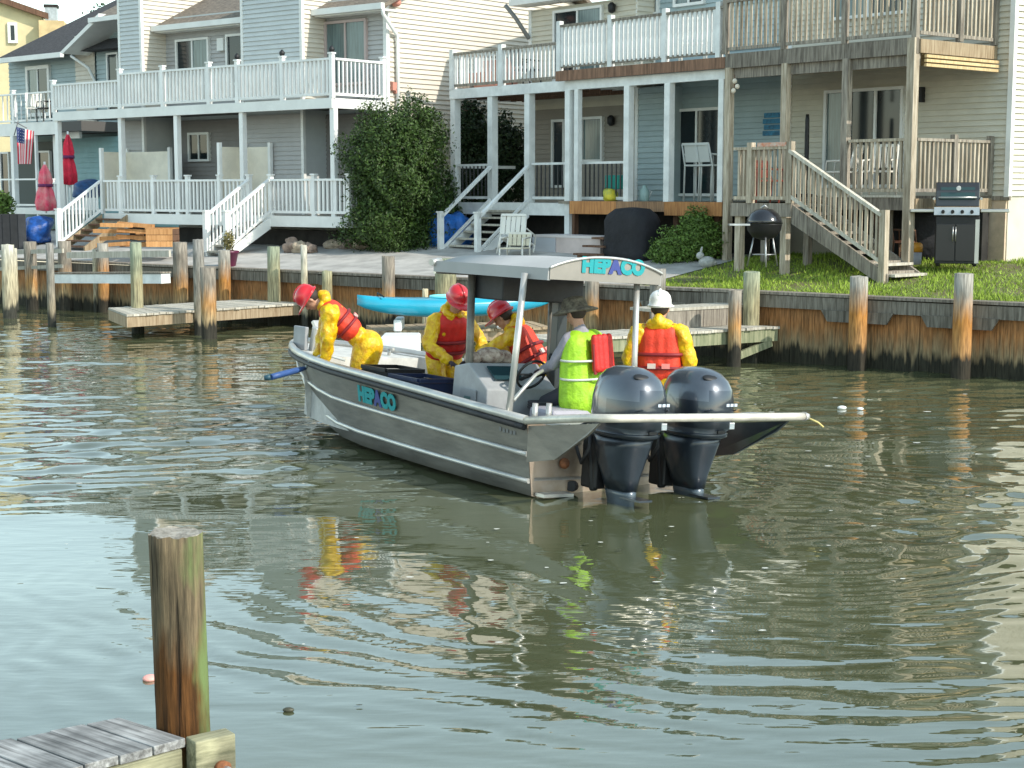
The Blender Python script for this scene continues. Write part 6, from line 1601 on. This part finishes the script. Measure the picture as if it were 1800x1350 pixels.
# grill cover
P_ = C.p(C.u(1112, -.55, 2), -.55, 1.42)
def cover():
    b = MB(); S = [(0, .60, .34), (.15, .61, .35), (.55, .585, .33), (.78, .60, .34), (.90, .54, .30), (1.02, .36, .22), (1.05, .05, .05)]
    sect(b, [(z, 0, 0, x, y) for z, x, y in S], 28, ex=4)
    v = np.array(b.v); a = np.arctan2(v[:, 1], v[:, 0]); v[:, 0] *= 1 + .03 * np.sin(11 * a) * (1 - v[:, 2] * .5); v[:, 1] *= 1 + .04 * np.sin(9 * a + 1); b.v = [tuple(x) for x in v]
    top_at(b, 'covered_grill', mat('black_cover', (.010, .010, .014), .8, var=.4, vscale=3, bump=.8, bscale=7, dist=.03), P_, 'black cloth covered grill in front of the low orange edged deck', 'covered grill', C.rz)
cover()
P_ = C.p(C.u(992, -.3, 2), -.3, 1.42)
t = thing('storage_bench', 'pale grey and pink plastic storage box beside the porch stairs', 'storage box', P_)
fbox(C, C.u(938, -.55, 1.7), C.u(1055, -.55, 1.7), -.55, .1, 1.42, 1.82).build('bin', mat('pinkish_plastic', (.58, .48, .45), .6, var=.15, vscale=2), t)
fbox(C, C.u(937, -.57, 1.7), C.u(1056, -.57, 1.7), -.57, .12, 1.82, 1.87).build('lid', mat('lid_plastic', (.62, .56, .54), .6), t)
fbox(C, C.u(936, -.57, 1.7), C.u(976, -.57, 1.7), -.575, -.552, 1.44, 1.81).build('door', mat('grey_plastic', (.42, .43, .46), .6), t)
P_ = C.p(C.u(1040, -.75, 1.6), -.9, 1.4)
t = thing('step_stool', 'dark brown two step wooden stool by the covered grill', 'steps', P_)
for i in range(3): fbox(C, C.u(1020, -.9, 1.6) + i * .08, C.u(1062, -.9, 1.6), -1.1 + i * .18, -.9 + i * .18, 1.50 + i * .16, 1.54 + i * .16).build('tread', BROWNWOOD, t)
fbox(C, C.u(1024, -.9, 1.6), C.u(1030, -.9, 1.6), -1.05, -.6, 1.35, 1.5).build('leg', BROWNWOOD, t)
# chairs
def chair(M, label, m, mf, seat=.42, w=.5, d=.48, hb=.48, name='patio_chair', cat='chair', slats=5):
    t = thing(name, label, cat); t.matrix_world = M
    for x in (-w / 2, w / 2):
        MB().cyl((x, -d / 2, 0), (x, -d / 2, seat), .018).build('leg', mf, t); MB().tube([(x, d / 2, 0), (x, d / 2 - .03, seat), (x, d / 2 + .08, seat + hb)], .018, 6).build('leg', mf, t)
        MB().tube([(x, -d / 2, seat), (x, -d / 2 + .02, seat + .2), (x, d / 2, seat + .22)], .018, 6).build('arm', mf, t)
    MB().box((0, 0, seat), (w, d, .035)).build('seat', m, t, bevel=.01)
    for i in range(slats): MB().box((-w / 2 + (i + .5) * w / slats, d / 2 + .03, seat + hb * .55), (w / slats * .8, .015, hb * .8), M=Euler((-.17, 0, 0)).to_matrix()).build('back_slat', m, t)
    MB().box((0, d / 2 + .08, seat + hb), (w, .025, .05)).build('top_rail', mf, t)
    return t
WCH = mat('white_chair', (.70, .68, .62), .5); 
def fm(fr, px, v, z, rz=0, zz=3.0): return Matrix.Translation(fr.p(fr.u(px, v, zz), v, z)) @ Matrix.Rotation(fr.rz + rz, 4, 'Z')
chair(fm(C, 904, -1.15, 1.40, R(200), 1.7) @ Matrix.Rotation(.35, 4, 'X'), 'white folding lounge chair tipped beside the porch stairs', WCH, WCH, seat=.35, w=.6)
chair(fm(C, 905, -1.5, 1.36, R(30), 1.7), 'low cream folding chair right below the tipped lounge chair', mat('cream_chair', (.6, .55, .42), .6), WCH, seat=.25, w=.5, hb=.3)
BST = mat('bar_stool_white', (.50, .52, .50), .5)
for px, rz, lab in ((1226, 10, 'tall pale bar stool in front of the blue house sliding door'), (1252, -8, 'second tall pale bar stool nearest the wood deck post')):
    chair(fm(C, px, .75, zbf, R(180 + rz)), lab, BST, BST, seat=.72, w=.40, d=.38, hb=.42, name='bar_stool', cat='bar stool', slats=1)
chair(fm(C, 1480, 1.2, zc1 + .04, R(-70)), 'white garden armchair behind the lower weathered railing', WCH, WCH, slats=5)
chair(fm(C, 1545, 1.1, zc1 + .04, R(20)), 'second white garden chair behind the lower railing by the corner post', WCH, WCH, slats=5)
chair(fm(D, 128, 1.0, 3.2, R(10)) if False else Matrix.Translation(at_y(62, 50.6, zl2 + .02)) @ Matrix.Rotation(R(20), 4, 'Z'), 'white chair on the far left upper deck', WCH, WCH)
chair(Matrix.Translation(at_y(84, 50.4, zl2 + .02)) @ Matrix.Rotation(R(-50), 4, 'Z'), 'dark chair at the right end of the far left upper deck', BLACKP, BLACKP)
# orange chair back and red cushion seen between balusters
chair(fm(C, 1575, .55, GC, R(160), 1.9), 'rust coloured rocking chair under the deck behind the stair newel', mat('rust_chair', (.30, .10, .05), .6), BROWNWOOD, seat=.4, hb=.5, slats=1)
chair(fm(C, 1362, -.35, zP, R(100)), 'red folding chair behind the landing balusters', mat('red_chair', (.55, .12, .08), .6), mat('red_frame', (.4, .1, .07), .5), seat=.4, hb=.35, slats=1)
P_ = C.p(C.u(1352, -.2, 3.6), -.3, zP)
t = thing('beach_towel', 'orange and white towel draped over the landing rail', 'towel', P_)
fbox(C, C.u(1335, vP, 3.6), C.u(1385, vP, 3.6), vP - .06, vP + .08, zP + 1.0, zP + 1.07).build('fold', mat('orange_towel', (.62, .22, .12), .9, col2=(.6, .5, .42), vscale=12), t)
P_ = C.p(C.u(1358, 1.6, 4), 2.1, 0)
t = thing('wall_banner', 'blue lettered banner on the pale blue wall above the landing', 'banner', C.p(C.u(1358, 2.28, 4), 2.28, 4))
za_, zb_ = C.z(1358, 238, 2.28), C.z(1358, 196, 2.28)
for i in range(4): fbox(C, C.u(1341, 2.28, 4) + .03 * (i % 2), C.u(1376, 2.28, 4), 2.27, 2.30, za_ + (zb_ - za_) * i / 4, za_ + (zb_ - za_) * (i + .8) / 4).build('band', mat('banner_blue', (.02, .17, .30), .6, var=.5, vscale=12), t)
# folded dark umbrella and pole on landing
P_ = C.p(C.u(1419, 1.0, 4), 1.0, zc1)
t = thing('folded_umbrella', 'closed black umbrella standing upright beside the stairs top', 'umbrella', P_)
MB().lathe([(.02, 0), (.025, .3), (.035, .35), (.045, .9), (.04, 1.45), (.03, 1.55)], 10, P_).build('canopy', BLACKP, t); MB().lathe([(.22, 0), (.2, .05), (.03, .06)], 14, P_).build('base', BLACKP, t)
# planter on far porch and teal trolley with yellow sack
P_ = C.p(C.u(1080, .9, 3), .9, zbf)
t = thing('utility_cart', 'teal plastic cart on the porch behind the yellow sack', 'cart', P_)
MB().box(P_ + Vector((.05, .1, .40)), (.42, .3, .30), M=Euler((0, 0, C.rz)).to_matrix()).build('bin', mat('teal_plastic', (.02, .33, .27), .5), t, bevel=.02)
for s in (-.18, .22): MB().cyl(P_ + Vector((s, -.02, .0)), P_ + Vector((s, -.02, .28)), .015).build('leg', BLACKP, t)
P_ = C.p(C.u(1072, .35, 2.8), .35, zbf); lump('yellow_sack', (.17, .14, .16), 31, mat('yellow_sack', (.75, .60, .03), .6, col2=(.30, .36, .08), vscale=5), tuple(P_), 'yellow and green sack on the low deck edge', 'sack', rz=C.rz)
P_ = C.p(C.u(1133, .8, 2.8), .8, zbf)
t = thing('water_jug', 'pale teal jug by the blue corner wall', 'jug', P_); MB().lathe([(.09, 0), (.10, .02), (.10, .22), (.05, .28), (.04, .33)], 12, P_).build('jug_body', mat('jug_teal', (.35, .50, .48), .4), t); MB().tube([P_ + Vector((.09, 0, .22)), P_ + Vector((.15, 0, .2)), P_ + Vector((.10, 0, .08))], .012).build('handle', WHITEP, t)
# upper balcony clutter
P_ = C.p(C.u(855, vA + 1.0, 5), vA + 1.0, za2)
t = thing('balcony_sofa', 'salmon cushioned bench behind the set back balcony rail', 'bench', P_)
fbox(C, C.u(825, vA + .8, 5), C.u(880, vA + .8, 5), vA + .6, vA + 1.2, za2, za2 + .42).build('seat', mat('salmon', (.55, .25, .18), .8), t); fbox(C, C.u(825, vA + .8, 5), C.u(880, vA + .8, 5), vA + 1.2, vA + 1.32, za2, za2 + .75).build('backrest', mat('salmon', (.55, .25, .18), .8), t)
chair(fm(C, 925, vA + 1.0, za2, R(170)), 'dark chair behind the set back balcony rail', mat('charcoal', (.06, .06, .065), .6), BLACKP)
for k, px in enumerate((1030, 1120, 1215)):
    chair(fm(C, px, 1.0, zb2, R(150 + 40 * k)), ('white chair at the left of the balcony over the brown beam', 'white chair in the middle of the balcony over the brown beam', 'white chair at the wood post end of the balcony over the brown beam')[k], WCH, WCH)
# red wall ornaments and meter box on gable
# kettle grill
P_ = on_z(1342, 468, 1.50)
t = thing('kettle_grill', 'black round kettle grill on thin metal legs under the landing', 'grill', P_)
MB().lathe([(.04, .45), (.2, .50), (.29, .62), (.305, .72), (.31, .73)], 22, P_).build('bowl', BLACKP, t, )
MB().lathe([(.315, .735), (.30, .80), (.25, .90), (.15, .98), (.03, 1.0)], 22, P_).build('lid', mat('black_enamel', (.012, .012, .015), .15, coat=.6), t)
MB().tube([P_ + Vector((-.06, 0, 1.0)), P_ + Vector((0, 0, 1.05)), P_ + Vector((.06, 0, 1.0))], .012).build('handle', GALV, t)
for a in (.5, 2.6, 4.7): MB().cyl(P_ + Vector((.18 * math.cos(a), .18 * math.sin(a), .52)), P_ + Vector((.30 * math.cos(a), .30 * math.sin(a), 0)), .014).build('leg', GALV, t)
MB().cyl(P_ + Vector((0, 0, .2)), P_ + Vector((0, 0, .21)), .2).build('ash_pan', GALV, t); MB().box(P_ + Vector((-.45, -.1, .72)), (.35, .2, .03)).build('side_shelf', GALV, t)
# gas grill
gx = on_z(1680, 467, 1.52)
Gm = Matrix.Translation(gx) @ Matrix.Rotation(R(-14), 4, 'Z') @ Matrix.Scale(1.12, 4)
t = thing('gas_grill', 'black and steel gas grill with hood and cabinet doors on the lawn', 'grill'); t.matrix_world = Gm
STL = mat('brushed_steel', (.42, .42, .41), .35, metal=.8, var=.1)
MB().box((-.0, 0, .40), (.64, .52, .72)).build('cabinet', BLACKP, t, bevel=.01)
for s in (-.185, .105): MB().box((s + .01, -.265, .36), (.27, .02, .56)).build('cabinet_door', mat('door_black', (.008, .008, .010), .35), t, bevel=.006); 
for s in (-.065, -.025): MB().cyl((s, -.29, .38), (s, -.29, .60), .008).build('door_handle', STL, t)
MB().box((.29, -.25, .38), (.06, .03, .66)).build('side_trim', STL, t)
MB().box((-.02, -.28, .83), (.66, .06, .12), M=Euler((-.2, 0, 0)).to_matrix()).build('control_panel', STL, t)
for i in range(4): MB().cyl((-.22 + i * .14, -.31, .83), (-.22 + i * .14, -.345, .825), .026).build('knob', BLACKP, t)
b = MB(); b.prism([(-.33, -.24, .90), (-.33, .24, .90), (-.33, .24, 1.10), (-.33, .08, 1.26), (-.33, -.06, 1.27), (-.33, -.20, 1.14)], (.64, 0, 0)); b.build('hood', mat('hood_black', (.02, .02, .022), .3, coat=.4), t, bevel=.015)
b = MB().box((-.01, -.20, 1.10), (.50, .02, .20), M=Euler((-.45, 0, 0)).to_matrix()); b.build('hood_panel', mat('hood_teal', (.02, .05, .05), .3), t)
MB().tube([(-.28, -.29, 1.04), (.26, -.29, 1.04)], .014).cyl((-.28, -.29, 1.04), (-.28, -.2, 1.04), .01).cyl((.26, -.29, 1.04), (.26, -.2, 1.04), .01).build('handle', STL, t)
for s in (-1, 1): MB().cyl((s * .345 - .01, -.24, 1.02), (s * .325 - .01, .2, 1.04), .02).build('hood_rim', STL, t)
MB().cyl((0, -.235, 1.18), (0, -.25, 1.175), .035).build('thermometer', mat('dial', (.7, .7, .7), .3), t)
MB().box((.54, 0, .84), (.42, .46, .05)).build('side_shelf', STL, t, bevel=.01); MB().box((-.52, 0, .84), (.36, .46, .05)).build('side_shelf', STL, t, bevel=.01)
for s in (-.27, .27):
    for d in (-.2, .2): MB().cyl((s, d, .0), (s, d, .06), .03).build('caster', BLACKP, t)
P_ = on_z(1632, 462, 1.52); P_ = P_ + Vector((-.05, .7, 0))
b = MB(); sect(b, [(0, 0, 0, .36, .34), (.5, 0, 0, .37, .34), (.80, 0, 0, .35, .32), (.95, 0, 0, .26, .25)], 20, ex=5); top_at(b, 'covered_smoker', mat('black_cover', (.010, .010, .014), .8), P_, 'plain black covered cart just left of the gas grill', 'covered cart')
P_ = on_z(1608, 466, 1.52) + Vector((0, .25, 0))
t = thing('gas_bottle', 'orange topped grey bucket between stairs and gas grill', 'bucket', P_); MB().lathe([(.15, 0), (.17, .02), (.18, .22)], 16, P_).build('bucket_wall', mat('bucket_grey', (.35, .35, .38), .5), t); MB().lathe([(.19, .22), (.19, .34), (.15, .38), (.02, .38)], 16, P_).build('lid', mat('orange_lid', (.65, .28, .03), .5), t)
# rabbit ornament
P_ = on_z(1238, 470, ground_z(2.6))
m = mat('grey_stone_ornament', (.40, .40, .38), .85, var=.25, vscale=14)
t = thing('rabbit_ornament', 'small grey stone rabbit ornament at the lawn edge by the landing post', 'ornament', P_)
MB().ell(P_ + Vector((.05, 0, .10)), (.16, .10, .11)).ell(P_ + Vector((-.08, 0, .22)), (.075, .06, .07)).ell(P_ + Vector((.19, 0, .08)), (.05, .05, .05)).build('body', m, t)
for s in (-.025, .03): MB().ell(P_ + Vector((-.06, s, .32)), (.02, .015, .07), M=Euler((0, .2, 0)).to_matrix()).build('ear', m, t)
# garden hose reel on unit A post, hanging basket lights
for px, py in ((1293, 140), (1296, 155)): pass
P_ = C.p(C.u(1293, -.1, 5), -.12, C.z(1293, 150, -.1))
t = thing('hanging_ornament', 'small cream shells hanging on the weathered deck post', 'ornament', P_)
for i, (dx, dz) in enumerate(((0, .08), (.05, -.02), (-.02, -.1))): MB().ell(P_ + Vector((dx, 0, dz)), (.045, .04, .05)).build('shell', mat('shell', (.7, .62, .5), .5), t)
MB().cyl(P_ + Vector((0, .02, .2)), P_ + Vector((0, .02, -.1)), .008).build('string', BROWNWOOD, t)
# electric meter and pipe on the gable
t = thing('meter_box', 'small rusty meter boxes low on the sunlit cream gable wall', 'meter box', D.p(uE + .05, 2.2, 5))
vg = D.vv(690, uE, 5)
for (px, py, s) in ((689, 152, .16), (693, 160, .10)):
    v_ = D.vv(px, uE, 5); 
    P2 = D.p(uE, v_, 0); z_ = EYE + ray(px, py).z * (P2.y / ray(px, py).y); MB().box(D.p(uE + .06, v_, z_), (.1, s, s * 1.2), D.rz).build('box', mat('salmon_box', (.55, .24, .18), .7), t)
v_ = D.vv(690, uE, 7); P2 = D.p(uE, v_, 0); z_ = EYE + ray(683, 5).z * (P2.y / ray(683, 5).y)
t = thing('flood_lamp', 'round flood lamp at the roof corner of the cream gable', 'lamp', D.p(uE + .1, v_, z_))
MB().ell(D.p(uE + .12, v_, z_), (.12, .12, .10)).build('lamp_head', mat('salmon_box', (.55, .24, .18), .7), t); MB().cyl(D.p(uE, v_, z_), D.p(uE + .1, v_, z_), .03).build('bracket', BLACKP, t)
